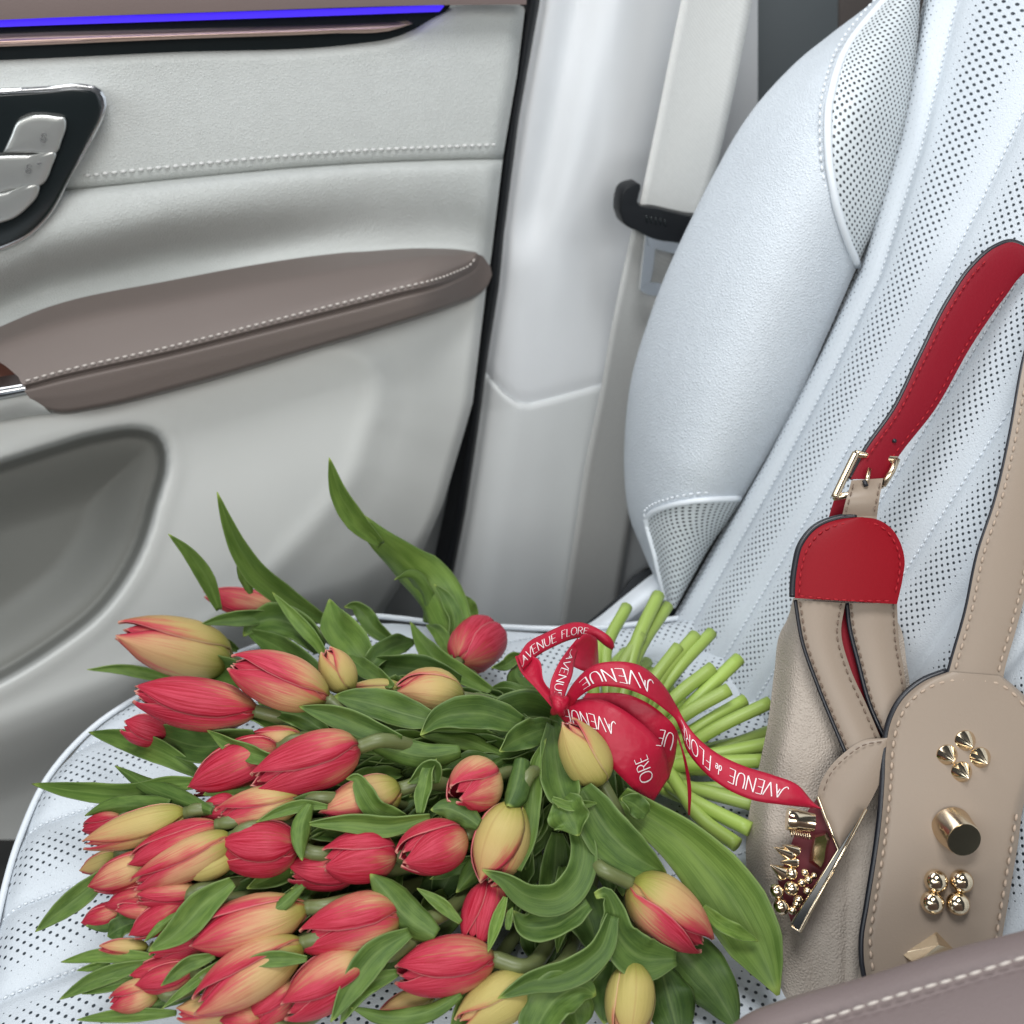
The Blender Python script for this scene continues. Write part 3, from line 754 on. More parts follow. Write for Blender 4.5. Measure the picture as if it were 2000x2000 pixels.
step = 29*0.45/2144; n = int(L[-1]/step); mz = None
a0, b0 = sp_at(step*5), sp_at(step*5.82)
for i in range(n):
    a, b = sp_at(i*step), sp_at(i*step+step*0.82)
    if mz is None:
        V, F = stitch_geo(Vector((0, 0, 0)), Vector(((b-a).length, 0, 0)), 0.00075, Vector((0, 0, 1)))
        mz = bpy.data.meshes.new('stitch'); mz.from_pydata([tuple(v) for v in V], [], F); mz.materials.append(m_thread_taupe)
        mz.polygons.foreach_set('use_smooth', [True]*len(mz.polygons))
    o = bpy.data.objects.new('stitch', mz); COL.objects.link(o); o.parent = cons
    xx = (b-a).normalized(); v = (-a).normalized(); yy_ = v.cross(xx).normalized(); zz = xx.cross(yy_)
    m = Matrix(((xx.x, yy_.x, zz.x, 0), (xx.y, yy_.y, zz.y, 0), (xx.z, yy_.z, zz.z, 0), (0, 0, 0, 1)))
    m.translation = a + v*0.0012 - cons.location; o.matrix_local = m

# ---------------------------------------------------------------- handbag
bag = thing('handbag', 'beige leather handbag with red lined strap and gold studs leaning on the seat back', 'handbag', Pt(1640, 1960, 0.60))
def tb(px, py): return 0.605 + (1950-py)/950*0.055 + (1700-px)*0.00002
def bpanel(name, Lc, Rc, lift, mats, skirt, bulge=0.0, n=60, nc=16, mid=None, parent=bag, wave=None):
    """leather piece between a left and a right pixel edge, a given distance in front of the bag's plane"""
    Lc, Rc = cr(Lc, n), cr(Rc, n); rows = []
    for i, (a, b) in enumerate(zip(Lc, Rc)):
        r = []
        for k in range(nc):
            u = k/(nc-1); px, py = a[0]+(b[0]-a[0])*u, a[1]+(b[1]-a[1])*u
            l = lift(i/(n-1), u) if callable(lift) else lift
            l += bulge*math.sin(math.pi*u)**0.7 * (1 if mid is None else mid(i/(n-1)))
            r.append(Pt(px, py, tb(px, py)-l))
        rows.append(r)
    return sheet(name, rows, mats, parent, skirt=lambda v: v.normalized()*skirt)
def bl(px, py, l): return Pt(px, py, tb(px, py)-l)
def bstitch(pts, l, mat, step=0.0047, r=0.00055, parent=bag, n=60):
    return stitching([bl(x, y, l(x, y) if callable(l) else l) for x, y in cr(pts, n)], step, 0.62, r, mat, parent, 0.0003)
# body, left of the studded strap
BL = [(1549, 1168), (1538, 1209), (1524, 1235), (1513, 1307), (1499, 1416), (1478, 1518), (1461, 1602), (1459, 1703), (1475, 1770), (1490, 1871), (1505, 1985), (1512, 2050)]
BR = [(1700, 1168), (1756, 1220), (1770, 1290), (1776, 1354), (1764, 1400), (1738, 1480), (1722, 1560), (1712, 1640), (1704, 1720), (1696, 1804), (1690, 1911), (1686, 2050)]
body = bpanel('body', BL, BR, lambda s, u: 0.012*math.sin(math.pi*min(1, u*1.25))**0.8 + 0.014*sm(0.42, 0.7, s)*sm(0.45, 0.9, u) + 0.004*sm(0.55, 1, s) - 0.020*sm(0.22, 0.0, u)**2, [m_pebble, m_pebble], 0.085, n=90, nc=50)
# body right of the slit (gusset side)
bpanel('gusset', [(1724, 1470), (1716, 1600), (1706, 1700), (1696, 1804), (1676, 1911), (1670, 2000)], [(1760, 1470), (1752, 1600), (1740, 1700), (1728, 1804), (1716, 1930), (1712, 2000)], 0.020, [m_pebble, m_edge], 0.02, 0.004, parent=bag)
mesh('bag_back', [bl(1560, 1180, -0.075), bl(1990, 1180, -0.075), bl(2040, 2080, -0.075), bl(1520, 2080, -0.075)], [(0, 1, 2, 3)], m_pebble, bag, solid=0.01)
# two strap bands knotted into the tab
def lcol(s, u): return 0.016 + 0.006*math.sin(math.pi*u)
def edge_line(name, pts, l, r=0.0009): return tube(name, [bl(x, y, l) for x, y in cr(pts, 50)], r, m_edge, bag, seg=6)
A_L = [(1553, 1172), (1567, 1253), (1596, 1336), (1633, 1427), (1655, 1478)]; A_R = [(1651, 1178), (1643, 1235), (1659, 1300), (1694, 1380), (1722, 1446)]
B_L = [(1654, 1178), (1658, 1217), (1676, 1293), (1700, 1380), (1730, 1446)]; B_R = [(1752, 1178), (1756, 1253), (1767, 1318), (1772, 1360), (1765, 1430)]
bpanel('strap_band', B_L, B_R, 0.017, [m_smooth, m_edge], 0.006, 0.004)
bpanel('strap_band', A_L, A_R, 0.022, [m_smooth, m_edge], 0.006, 0.004)
bpanel('red_lining', [(1640, 1178), (1636, 1260), (1660, 1340), (1700, 1440)], [(1670, 1178), (1672, 1260), (1690, 1340), (1725, 1440)], 0.0135, [m_red_strap, m_edge], 0.002)
edge_line('edge_paint', A_L, 0.0225, 0.0012); edge_line('edge_paint', B_L, 0.0175, 0.0014)
def inset(pts, dx, dy=0): return [(x+dx, y+dy) for x, y in pts]
bstitch(inset(A_L, 9, 4), 0.0242, m_thread_bag_dark); bstitch(inset(A_R, -8, 2), 0.0240, m_thread_bag_dark)
bstitch(inset(B_L, 8, 2), 0.0190, m_thread_bag_dark); bstitch(inset(B_R, -7, 2), 0.0190, m_thread_bag_dark)
# red strap end
D_L = [(1676, 1010), (1640, 1014), (1596, 1032), (1567, 1068), (1557, 1108), (1553, 1140), (1552, 1168)]
D_R = [(1684, 1010), (1712, 1014), (1741, 1032), (1759, 1061), (1767, 1097), (1763, 1130), (1752, 1180)]
bpanel('strap_end', D_L, D_R, 0.026, [m_red, m_edge], 0.007, 0.003, nc=24)
bstitch([(1561, 1160), (1566, 1108), (1577, 1072), (1602, 1041), (1642, 1024), (1676, 1021), (1712, 1024), (1736, 1041), (1751, 1066), (1758, 1097), (1755, 1130), (1745, 1170)], 0.0275, m_thread_red)
bstitch([(1562, 1164), (1650, 1172), (1744, 1174)], 0.0290, m_thread_red)
tube('edge_paint', [bl(x-4, y-2, 0.0245) for x, y in cr(D_L, 50)], 0.0020, m_edge, bag, seg=6)
# tab through the buckle
bpanel('buckle_tab', [(1663, 938), (1657, 960), (1650, 985), (1643, 1016)], [(1725, 934), (1720, 960), (1716, 985), (1712, 1016)], lambda s, u: 0.0245+0.005*math.sin(math.pi*min(1, s*1.1)), [m_smooth, m_edge], 0.004, 0.001)
bstitch([(1667, 946), (1661, 968), (1655, 990), (1650, 1008)], 0.0295, m_thread_bag_dark); bstitch([(1719, 944), (1714, 966), (1710, 990), (1706, 1006)], 0.0295, m_thread_bag_dark)
# strap: red inside rising to the right, turning over outside the frame and coming down beige
RLs = [(1661, 936), (1690, 883), (1748, 800), (1797, 700), (1859, 580), (1900, 522), (1946, 483), (1975, 473), (2004, 484), (2030, 520)]
RRs = [(1727, 936), (1752, 896), (1826, 800), (1900, 671), (1963, 580), (2000, 534), (2022, 520), (2034, 518), (2044, 524), (2050, 545)]
strap = bpanel('strap', RLs, RRs, lambda s, u: 0.020+0.012*s + 0.004*(1-u), [m_red_strap, m_edge], 0.0045, 0.0015, n=90)
tube('edge_paint', [bl(x-2, y-1, 0.0225+0.012*i/89) for i, (x, y) in enumerate(cr(RLs, 90))], 0.0017, m_edge, strap, seg=6)
stitching([bl(x+8, y+5, 0.026+0.012*i/89) for i, (x, y) in enumerate(cr(RLs, 90)) if i > 6 and i < 72], 0.0047, 0.6, 0.0005, m_thread_red, strap)
stitching([bl(x-8, y-4, 0.0215+0.012*i/89) for i, (x, y) in enumerate(cr(RRs, 90)) if i > 6 and i < 72], 0.0047, 0.6, 0.0005, m_thread_red, strap)
tube('strap_hole', [bl(1747, 861, 0.0255), bl(1747, 861, 0.0262)], 0.0013, m_edge, strap, seg=10)
bpanel('strap_tail', [(1634, 962), (1626, 985), (1618, 1012)], [(1660, 962), (1652, 985), (1646, 1012)], 0.012, [m_red_strap, m_edge], 0.004, nc=6, n=12)
S_L = [(2027, 514), (2026, 590), (1998, 714), (1972, 859), (1944, 980), (1911, 1080), (1886, 1198), (1858, 1296), (1850, 1326)]
S_R = [(2052, 543), (2098, 610), (2104, 714), (2060, 859), (2030, 1000), (2004, 1155), (1983, 1235), (1962, 1310), (1958, 1332)]
st2 = bpanel('strap', S_L, S_R, lambda s, u: 0.038-0.008*s, [m_smooth, m_edge], 0.005, 0.002, n=70)
tube('edge_paint', [bl(x-1, y, 0.0362-0.008*i/49) for i, (x, y) in enumerate(cr(S_L, 50))], 0.0014, m_edge, st2, seg=6)
stitching([bl(x+11, y, 0.0395-0.008*i/89) for i, (x, y) in enumerate(cr(S_L, 90))], 0.0056, 0.62, 0.0007, m_thread_bag, st2)
stitching([bl(x-11, y, 0.0395-0.008*i/89) for i, (x, y) in enumerate(cr(S_R, 90))], 0.0056, 0.62, 0.0007, m_thread_bag, st2)
# buckle
bk = tube('buckle', [bl(x, y, 0.030) for x, y in cr([(1672, 885), (1650, 930), (1630, 972)], 20)], 0.0024, m_gold_satin, bag, seg=6)
tube('bar', [bl(1672, 886, 0.030), bl(1710, 893, 0.017), bl(1752, 898, 0.024)], 0.0022, m_gold_satin, bk)
tube('bar', [bl(1752, 896, 0.024), bl(1742, 920, 0.024), bl(1724, 948, 0.0235)], 0.0020, m_gold_satin, bk)
tube('bar', [bl(1630, 972, 0.028), bl(1680, 962, 0.018), bl(1724, 948, 0.020)], 0.0018, m_gold_satin, bk)
tube('prong', [bl(1698, 916, 0.0285), bl(1694, 935, 0.0305), bl(1691, 944, 0.0295)], 0.0013, m_gold_satin, bk)
tube('slot', [bl(1688, 938, 0.0300), bl(1692, 950, 0.0301)], 0.0014, m_edge, bk)
# studded plate at the lower end of the beige strap
P_L = [(1852, 1312), (1803, 1332), (1759, 1372), (1741, 1408), (1730, 1470), (1728, 1520), (1722, 1600), (1713, 1669), (1697, 1770), (1687, 1837), (1688, 1880), (1697, 1925), (1730, 2010)]
P_R = [(1957, 1320), (1990, 1348), (2016, 1376), (2030, 1408), (2034, 1450), (2022, 1500), (1998, 1578), (1988, 1650), (1979, 1703), (1968, 1770), (1959, 1820), (1950, 1900), (1944, 2010)]
PLF = 0.033
plate = bpanel('strap_plate', P_L, P_R, lambda s, u: PLF-0.004+0.004*sm(0, 0.06, min(u, 1-u)), [m_smooth, m_edge], 0.006, 0.002, n=110, nc=40)
tube('edge_paint', [bl(x-3, y-1, PLF-0.006) for x, y in cr(P_L, 90)], 0.0020, m_edge, plate, seg=6)
stitching([bl(x, y, PLF+0.0006) for x, y in cr([(1705, 1895), (1699, 1840), (1708, 1770), (1724, 1669), (1734, 1590), (1741, 1510), (1743, 1470), (1753, 1416), (1770, 1380), (1810, 1345), (1853, 1330), (1905, 1329), (1952, 1336), (1985, 1360), (2010, 1390)], 140)], 0.0058, 0.62, 0.0008, m_thread_bag, plate)
stitching([bl(x, y, PLF+0.0006) for x, y in cr([(1986, 1590), (1976, 1650), (1967, 1703), (1956, 1770), (1948, 1820), (1938, 1900)], 60)], 0.0058, 0.62, 0.0008, m_thread_bag, plate)
# studs
def revolve(name, base, axis, prof, mat, parent, seg=28, smooth=True, sq=None):
    axis = axis.normalized(); x = axis.orthogonal().normalized(); y = axis.cross(x)
    V, F = [], []
    for r, h in prof:
        for k in range(seg):
            a = 2*math.pi*k/seg; V.append(base + (x*math.cos(a)+y*math.sin(a))*r + axis*h)
    for i in range(len(prof)-1):
        for k in range(seg): F.append((i*seg+k, i*seg+(k+1) % seg, (i+1)*seg+(k+1) % seg, (i+1)*seg+k))
    F.append(tuple(range(seg))[::-1]); F.append(tuple((len(prof)-1)*seg+k for k in range(seg)))
    o = mesh(name, V, F, mat, parent)
    m = o.modifiers.new('edge', 'EDGE_SPLIT'); m.split_angle = R(32)
    return o
K = 0.565/2144
def plate_axis(px, py, dx=0.25, dy=-0.55):
    """stud axis: the plate's own normal as the photograph shows it, leaning down"""
    p = bl(px, py, PLF); e1 = bl(px+20, py, PLF)-p; e2 = bl(px, py+20, PLF)-p
    n = e1.cross(e2).normalized(); n = n if n.dot(-p) > 0 else -n
    return (n + CR*dx + CU*dy).normalized()
def spike(px, py, r, h, ax, parent=plate, l=PLF, mat=m_gold):
    r *= K; return revolve('stud_spike', bl(px, py, l), ax, [(r, 0), (r, 0.0008), (r*0.97, 0.0012), (r*0.05, h), (0.0001, h+0.0002)], mat, parent)
ax = plate_axis(1880, 1485, 0.14, -0.34)
for px, py in ((1884, 1448), (1849, 1476), (1913, 1481), (1877, 1509)): spike(px, py, 24, 0.0085, ax)
ax = plate_axis(1870, 1620, 0.12, -0.40)
r = 42*K
cap = revolve('stud_cap', bl(1858, 1614, PLF), ax, [(r, 0), (r, 0.0006), (r*0.985, 0.001), (34*K*1.03, 0.0150), (34*K, 0.0154), (33*K, 0.0155), (0.0002, 0.0155)], m_gold_satin, plate, seg=40)
fc = bl(1858, 1614, PLF) + ax.normalized()*0.0156
revolve('stud_face', fc, ax, [(33*K, 0), (33*K, 0.0002), (0.0002, 0.0003)], plain('cap_face_darkened', (0.52, 0.45, 0.30), 0.16, 1.0), cap, seg=40)  # end face coloured darker, standing in for its dimmer reflection
def ball(px, py, r, l, parent, mat=m_gold, ax=None):
    r *= K; c = bl(px, py, l); n = 14
    ax = ax or (-c).normalized()
    prof = [(max(0.0001, r*math.sin(math.pi*i/n)), -r*math.cos(math.pi*i/n)) for i in range(n+1)]
    return revolve('stud_ball', c, ax, prof, mat, parent, seg=24)
for px, py in ((1828, 1721), (1878, 1721), (1821, 1763), (1871, 1765)): ball(px, py, 23, PLF+0.005, plate)
def pyramid(name, base, apex, mat, parent):
    V = [Vector(p) for p in base]+[Vector(apex[0]), Vector(apex[1])]
    o = mesh(name, V, [(0, 1, 4), (1, 2, 5, 4), (2, 3, 5), (3, 0, 4, 5), (0, 3, 2, 1)], mat, parent, smooth=False)
    m = o.modifiers.new('bevel', 'BEVEL'); m.width = 0.0004; m.segments = 2
    return o
pyramid('stud_pyramid', [bl(1757, 1861, PLF), bl(1828, 1812, PLF), bl(1872, 1856, PLF), bl(1800, 1910, PLF)], [bl(1834, 1846, PLF+0.009), bl(1786, 1882, PLF+0.009)], m_gold, plate)
# rounded tab over the knot
T_L = [(1729, 1441), (1686, 1446), (1649, 1470), (1612, 1511), (1597, 1552), (1606, 1590), (1622, 1626), (1638, 1660)]
T_R = [(1740, 1441), (1740, 1460), (1738, 1480), (1732, 1500), (1718, 1530), (1704, 1558), (1680, 1600), (1646, 1656)]
bpanel('closure_tab', T_L, T_R, lambda s, u: 0.0275 - 0.004*s, [m_smooth, m_edge], 0.0025, 0.002)
stitching([bl(x, y, 0.0300) for x, y in cr([(1722, 1449), (1688, 1455), (1655, 1477), (1620, 1515), (1606, 1554)], 50)], 0.0042, 0.6, 0.0004, m_thread_bag_dark, bag)
# clasp: black sided, gold rimmed wedge packed with studs
clasp = mesh('clasp', [bl(x, y, l) for l in (0.034, 0.017) for x, y in ((1689, 1582), (1640, 1656), (1546, 1806), (1560, 1818))], [(0, 1, 2, 3), (4, 7, 6, 5), (0, 4, 5, 1), (1, 5, 6, 2), (2, 6, 7, 3), (3, 7, 4, 0)], m_gloss_black, bag, smooth=False)
tube('rim', [bl(1692, 1580, 0.0345), bl(1562, 1820, 0.0345), bl(1546, 1808, 0.0345)], 0.0009, m_gold, clasp)
tube('rim', [bl(1597, 1556, 0.0295), bl(1638, 1660, 0.0315), bl(1546, 1806, 0.0300)], 0.0009, m_gold, clasp)
mesh('base_plate', [bl(1596, 1560, 0.014), bl(1638, 1660, 0.017), bl(1548, 1806, 0.016), bl(1520, 1720, 0.012), bl(1560, 1610, 0.012)], [(0, 1, 2, 3, 4)], plain('dark_red_lining', (0.13, 0.012, 0.02), 0.5), clasp, smooth=False, solid=0.004)
c0, c1 = bl(1590, 1607, 0.029), bl(1537, 1599, 0.029)
axl = (c1-c0).normalized(); hl = (c1-c0).length
revolve('stud_cap', c0, axl, [(19*K, 0), (19*K, hl*.15), (22*K, hl*.62), (23*K, hl*.66), (23*K, hl*.97), (22*K, hl), (0.0002, hl)], m_gold, clasp, seg=36)
gem = [(1588, 1631), (1615, 1625), (1622, 1638), (1613, 1684), (1604, 1700), (1580, 1684)]
mesh('stud_bar', [bl(x, y, 0.024) for x, y in gem]+[bl(1602+(x-1602)*0.66, 1662+(y-1662)*0.84, 0.032+(x-1602)*0.00016) for x, y in gem], [(6, 7, 8, 9, 10, 11)]+[(i, (i+1) % 6, 6+(i+1) % 6, 6+i) for i in range(6)], m_gold_satin, clasp, smooth=False)
for (bx, by, tx, ty, r) in ((1541, 1669, 1511, 1655, 14), (1556, 1662, 1528, 1650, 12), (1529, 1706, 1504, 1689, 16), (1553, 1685, 1524, 1683, 12)):
    b0, t0 = bl(bx, by, 0.027), bl(tx, ty, 0.032)
    spike(bx, by, r, (t0-b0).length, (t0-b0).normalized(), clasp, 0.027)
for px, py, rr in ((1517, 1741, 15), (1546, 1735, 15), (1525, 1771, 17), (1546, 1706, 13), (1579, 1718, 9), (1577, 1740, 9), (1560, 1757, 10), (1548, 1778, 9), (1566, 1724, 9), (1572, 1704, 8), (1590, 1710, 7), (1556, 1766, 8)):
    ball(px, py, rr, 0.029, clasp)
tube('stud_spring', [bl(1545+i*2.2, 1622+(i % 2)*10+i*0.4, 0.028) for i in range(18)], 0.0011, m_gold, clasp, seg=6)

# ---------------------------------------------------------------- bouquet: heads lie on a mound over the cushion
def mound(x, y):
    h = 0.100*math.exp(-((x-0.05)/0.165)**2-((y-0.475)/0.130)**2) + 0.045*math.exp(-((x-0.19)/0.075)**2-((y-0.385)/0.075)**2)
    return -0.540 + h
def Pm(px, py, lift=0.0):
    """where the pixel's ray meets the bouquet's surface, then `lift` metres back towards the eye"""
    d = ray(px, py); a, b = 0.3, 1.2
    t = 0.35
    while t < 1.2:
        p = d*t
        if p.z < mound(p.x, p.y): break
        t += 0.004
    a, b = t-0.004, t
    for _ in range(12):
        m = (a+b)/2; p = d*m
        if p.z < mound(p.x, p.y): b = m
        else: a = m
    p = d*b
    if p.y > 0.650: p = d*(0.650/d.y)
    return p - p.normalized()*lift
TIE = Pm(1190, 1440, -0.016)
TIEAX = (Pm(1330, 1400, -0.02)-Pm(1080, 1450, -0.02)).normalized()
PROF = [(0, .20), (.05, .46), (.12, .68), (.22, .87), (.34, .98), (.44, 1.0), (.56, .97), (.68, .88), (.80, .71), (.90, .50), (.96, .34), (1, .22)]
ANG = [(0, .62), (.1, .92), (.25, 1.06), (.45, 1.06), (.62, 1.0), (.76, .86), (.86, .66), (.93, .44), (.98, .20), (1, .04)]
pc = cr(PROF, 60); ac = cr(ANG, 60)
def tulip(bx, by, tx, ty, w, red, opn, toward, lift, label, roll=None, fat=1.0):
    lift *= 0.01; toward *= 0.01
    b = Pm(bx, by, lift); tp = Pm(tx, ty, lift)
    # keep the tip at a plausible depth: the head's axis leaves the base by at most its own length
    tip = tp - tp.normalized()*toward
    depth_b = b.dot(CF); rm = w*0.5*depth_b/FPX
    ax = tip-b; H = ax.length
    hmin, hmax = rm*2.1, rm*5.2
    if H > hmax:                      # too far apart in depth: bring the tip to the base's depth
        tip = ray(tx, ty)*(depth_b-0.004-toward*0.3); ax = tip-b; H = ax.length
    ax.normalize()
    x0 = ax.cross(-b.normalized()); x0.normalize(); y0 = x0.cross(ax)        # y0 faces the eye
    y0 = -y0 if y0.dot(-b) < 0 else y0
    root = thing('tulip', label, 'tulip', b, 'tulips in the bouquet')
    root['redness'] = red
    rl = random.uniform(0, 2*math.pi) if roll is None else R(roll)
    seed = random.uniform(0, 50)
    bend = random.uniform(-0.07, 0.07); gam = random.uniform(0.86, 1.16)
    for q in range(6):
        outer = q < 3
        th0 = rl + q*2*math.pi/3 + (0 if outer else math.pi/3)
        nu, nv = 19, 13; V, uv = [], []
        rs = 1.0 if outer else 0.86
        hs = (1.0 if outer else 0.955)*random.uniform(0.965, 1.0)
        op = opn*random.uniform(0.6, 1.3) + 0.02
        ca = random.uniform(0.9, 1.08); flare = random.uniform(-0.02, 0.07) + opn*0.22
        lean = random.uniform(-0.10, 0.10)
        for i in range(nu):
            u = i/(nu-1); pr = pc[min(59, int(u*59))]; pr2 = pc[min(59, int(u*59)+1)]; f = u*59-int(u*59)
            r = (itp(PROF, u**gam))*rs
            r += op*0.55*sm(0.45, 1.0, u) + flare*sm(0.86, 1, u)
            a = itp(ANG, u)*ca*(1.17 if outer else 1.02)
            for j in range(nv):
                v = -1+2*j/(nv-1); th = th0 + a*v + lean*u
                rr = rm*fat*(r*(1 - 0.075*v*v*(1 if outer else .4)*sm(0.05, .4, u)) + 0.03*(1-abs(v))**2*sm(.1, .5, u) + 0.012*math.sin(9*v+seed+q)*sm(.5, 1, u) + (0.03+0.045*v*sm(0.02, .3, u) if outer else 0))
                z = H*hs*(u - 0.012*v*v*sm(.7, 1, u))
                p = b + ax*z + (x0*math.cos(th)+y0*math.sin(th))*rr + x0*bend*H*u*u
                V.append(p); uv.append((u, v))
        F = grid_faces(nu, nv)
        F = [f[::-1] for f in F]
        o = mesh('petal', V, F, m_petal, root, uvs=uv, solid=0.0007, off=-1)
        o['redness'] = red + random.uniform(-0.10, 0.10) + (0.0 if outer else 0.22); o['seed'] = seed+q*3.1
    TUL.append((root, bx, by, b, ax, rm))
    return root
TUL = []
# base px, tip px, width px, redness, openness, lean towards the eye (cm), lift (cm), label
HEADS = [
 (452,1288, 220,1238, 112,.30,.06,0,0.6,'large pale yellow and pink tulip at the upper left, just above a crimson one'),
 (500,1388, 254,1362, 102,.82,.05,0,0.9,'large crimson tulip with a yellow base directly below the pale yellow and pink one'),
 (330,1440, 240,1408, 62,.95,.10,0,-0.6,'dark red tulip half hidden beneath the large crimson one with yellow base'),
 (640,1366, 448,1282, 106,.60,.03,0,1.4,'large red and apricot tulip pointing up left, above the broad centre of the bouquet'),
 (556,1200, 398,1152, 58,.58,.00,0,-0.4,'slender closed pink tulip highest of all, between tall upright leaves'),
 (686,1352, 630,1270, 70,.10,.00,0,0.4,'small closed peach bud right behind the large red and apricot tulip'),
 (905,1362, 768,1342, 98,.14,.00,0,1.4,'plump olive peach bud with a dark red seam, left of the red bow'),
 (897,1292, 962,1232, 104,.80,.34,2.2,0.9,'open pink tulip facing up beside the red ribbon bow'),
 (545,1462, 364,1528, 96,.74,.06,0,0.2,'red tulip tucked behind the big bright red one, its tip to the lower left'),
 (590,1440, 470,1450, 52,.45,.00,0,-0.2,'peach pink tulip seen as a thin sliver above the big bright red one'),
 (702,1458, 484,1526, 112,.80,.06,0,1.9,'big bright red tulip with olive base in the upper middle of the bouquet'),
 (590,1560, 420,1592, 78,.34,.00,0,1.2,'pale salmon tulip pointing left directly under the big bright red one'),
 (470,1575, 394,1592, 62,.92,.12,0,-0.2,'dark red petal edged tulip peeping out left of the pale salmon one'),
 (783,1540, 622,1594, 92,.30,.03,0,0.9,'round olive peach tulip with a green leaf hooked over it'),
 (962,1518, 880,1552, 104,.52,.04,1.8,1.2,'short round pink bud looking at the viewer near the rolled leaf'),
 (1010,1566, 938,1728, 106,.24,.02,0,1.8,'long yellow green tulip with a pink seam pointing down in the centre'),
 (962,1722, 928,1850, 82,.88,.16,0.6,0.9,'open bright red tulip pointing down below the long yellow green one'),
 (908,1630, 782,1690, 104,.68,.08,1.2,1.4,'round coral red tulip left of the long yellow green one'),
 (775,1668, 626,1676, 100,.86,.10,0.4,1.3,'wide bright red tulip left of the round coral red one'),
 (700,1690, 560,1708, 84,.92,.20,0,0.4,'open deep red tulip partly behind the wide bright red one, a leaf tip before it'),
 (582,1654, 430,1660, 108,.86,.14,0,1.2,'full red tulip with frilled dark opening, right of the pale cream one'),
 (364,1588, 160,1650, 70,.16,.00,0,0.8,'long creamy yellow tulip pointing left at the left edge of the bouquet'),
 (240,1600, 162,1620, 46,.80,.08,0,-0.4,'small red tip just above the long creamy yellow tulip'),
 (425,1612, 246,1674, 66,.82,.02,0,1.1,'flame red tulip lying over the creamy yellow one'),
 (455,1636, 260,1738, 78,.46,.02,0,1.5,'long salmon tulip with red edges below the flame red one'),
 (462,1668, 364,1714, 56,.00,.06,0,1.2,'pale cream tulip with two curled tips left of the full red one'),
 (310,1676, 178,1734, 70,.50,.03,0,0.8,'peach tulip with dark red edges at the left, under the long creamy one'),
 (232,1672, 158,1702, 42,.24,.04,0,-0.4,'small peach bud sticking out at the far left below the long creamy one'),
 (390,1744, 264,1750, 52,.70,.02,0,0.7,'narrow rosy tulip lying level beneath the long salmon one'),
 (310,1742, 206,1766, 48,.70,.02,0,0.3,'small crimson tulip left below the peach one with dark red edges'),
 (240,1778, 160,1796, 46,.84,.10,0,-0.2,'small dark pink tulip leftmost in the middle rows, over dark leaves'),
 (330,1772, 224,1778, 42,.55,.00,0,0.3,'slim peach red tulip lying level left of the long folded leaf'),
 (362,1760, 256,1832, 60,.84,.04,0,0.8,'bright red tulip pointing down left beside the long folded leaf'),
 (290,1852, 193,1844, 34,.24,.00,0,-0.2,'thin pale peach bud lying level above a pair of long leaves at the lower left'),
 (600,1772, 366,1850, 108,.46,.02,0,1.3,'very large peach and pink tulip with yellow green base in the lower left middle'),
 (592,1842, 372,1962, 108,.42,.02,0,1.7,'very large apricot tulip with pink edges, directly below the other very large one'),
 (412,1838, 292,1874, 54,.70,.04,0,0.5,'rosy tulip pushed under the tip of the very large peach and pink one'),
 (380,1880, 254,1900, 52,.80,.06,0,0.4,'crimson tulip at the lower left with a thin leaf below it'),
 (380,1896, 262,1922, 56,.66,.02,0,0.9,'red tulip over the lower left crimson one, its tip pointing left'),
 (312,1930, 214,1964, 62,.42,.08,0,0.3,'peach tulip with a red mouth, lowest at the left edge'),
 (728,1866, 542,1964, 108,.62,.04,0,1.6,'large pink tulip with a dark red mouth at the bottom, left of the centre'),
 (590,1920, 484,1992, 72,.58,.10,0,0.8,'pink tulip at the bottom edge behind the large one with dark red mouth'),
 (470,1968, 344,1978, 60,.26,.16,0,0.4,'yellow peach tulip with crumpled pink tips beneath the very large apricot one'),
 (782,1786, 584,1826, 116,.66,.08,0,1.6,'large rose red tulip with olive flank in the lower centre'),
 (966,1872, 768,1896, 110,.78,.06,0,1.7,'large deep red tulip right of the lower centre, a seam along its side'),
 (1176,1530, 1098,1408, 94,.06,.00,0,2.2,'upright yellow green bud standing in front of the red ribbon wrap'),
 (1232,1724, 1384,1842, 118,.44,.08,0,2.0,'yellow and pink tulip pointing down right below the broad bright leaf'),
 (1238,1878, 1226,2040, 96,.00,.00,0,1.3,'closed olive green bud pointing down at the bottom right of the bouquet'),
 (1040,1908, 896,2014, 96,.02,.00,0,1.3,'closed yellow green bud at the bottom centre, crossed by a curved leaf'),
 (850,1940, 738,1978, 48,.12,.00,0,0.2,'olive bud mostly hidden between leaves at the bottom, left of the yellow green bud'),
 (1060,2060, 1062,1998, 70,.12,.00,0,0.2,'peach bud just entering at the bottom edge, between the two green buds'),
 (790,1346, 664,1352, 46,.14,.00,0,0.4,'peach tulip showing only its upper edge above a broad dark leaf'),
 (520,1990, 430,2010, 72,.62,.05,0,0.6,'pink tulip cut by the bottom edge, left of the large pink one'),
]
for h in HEADS: tulip(*h)
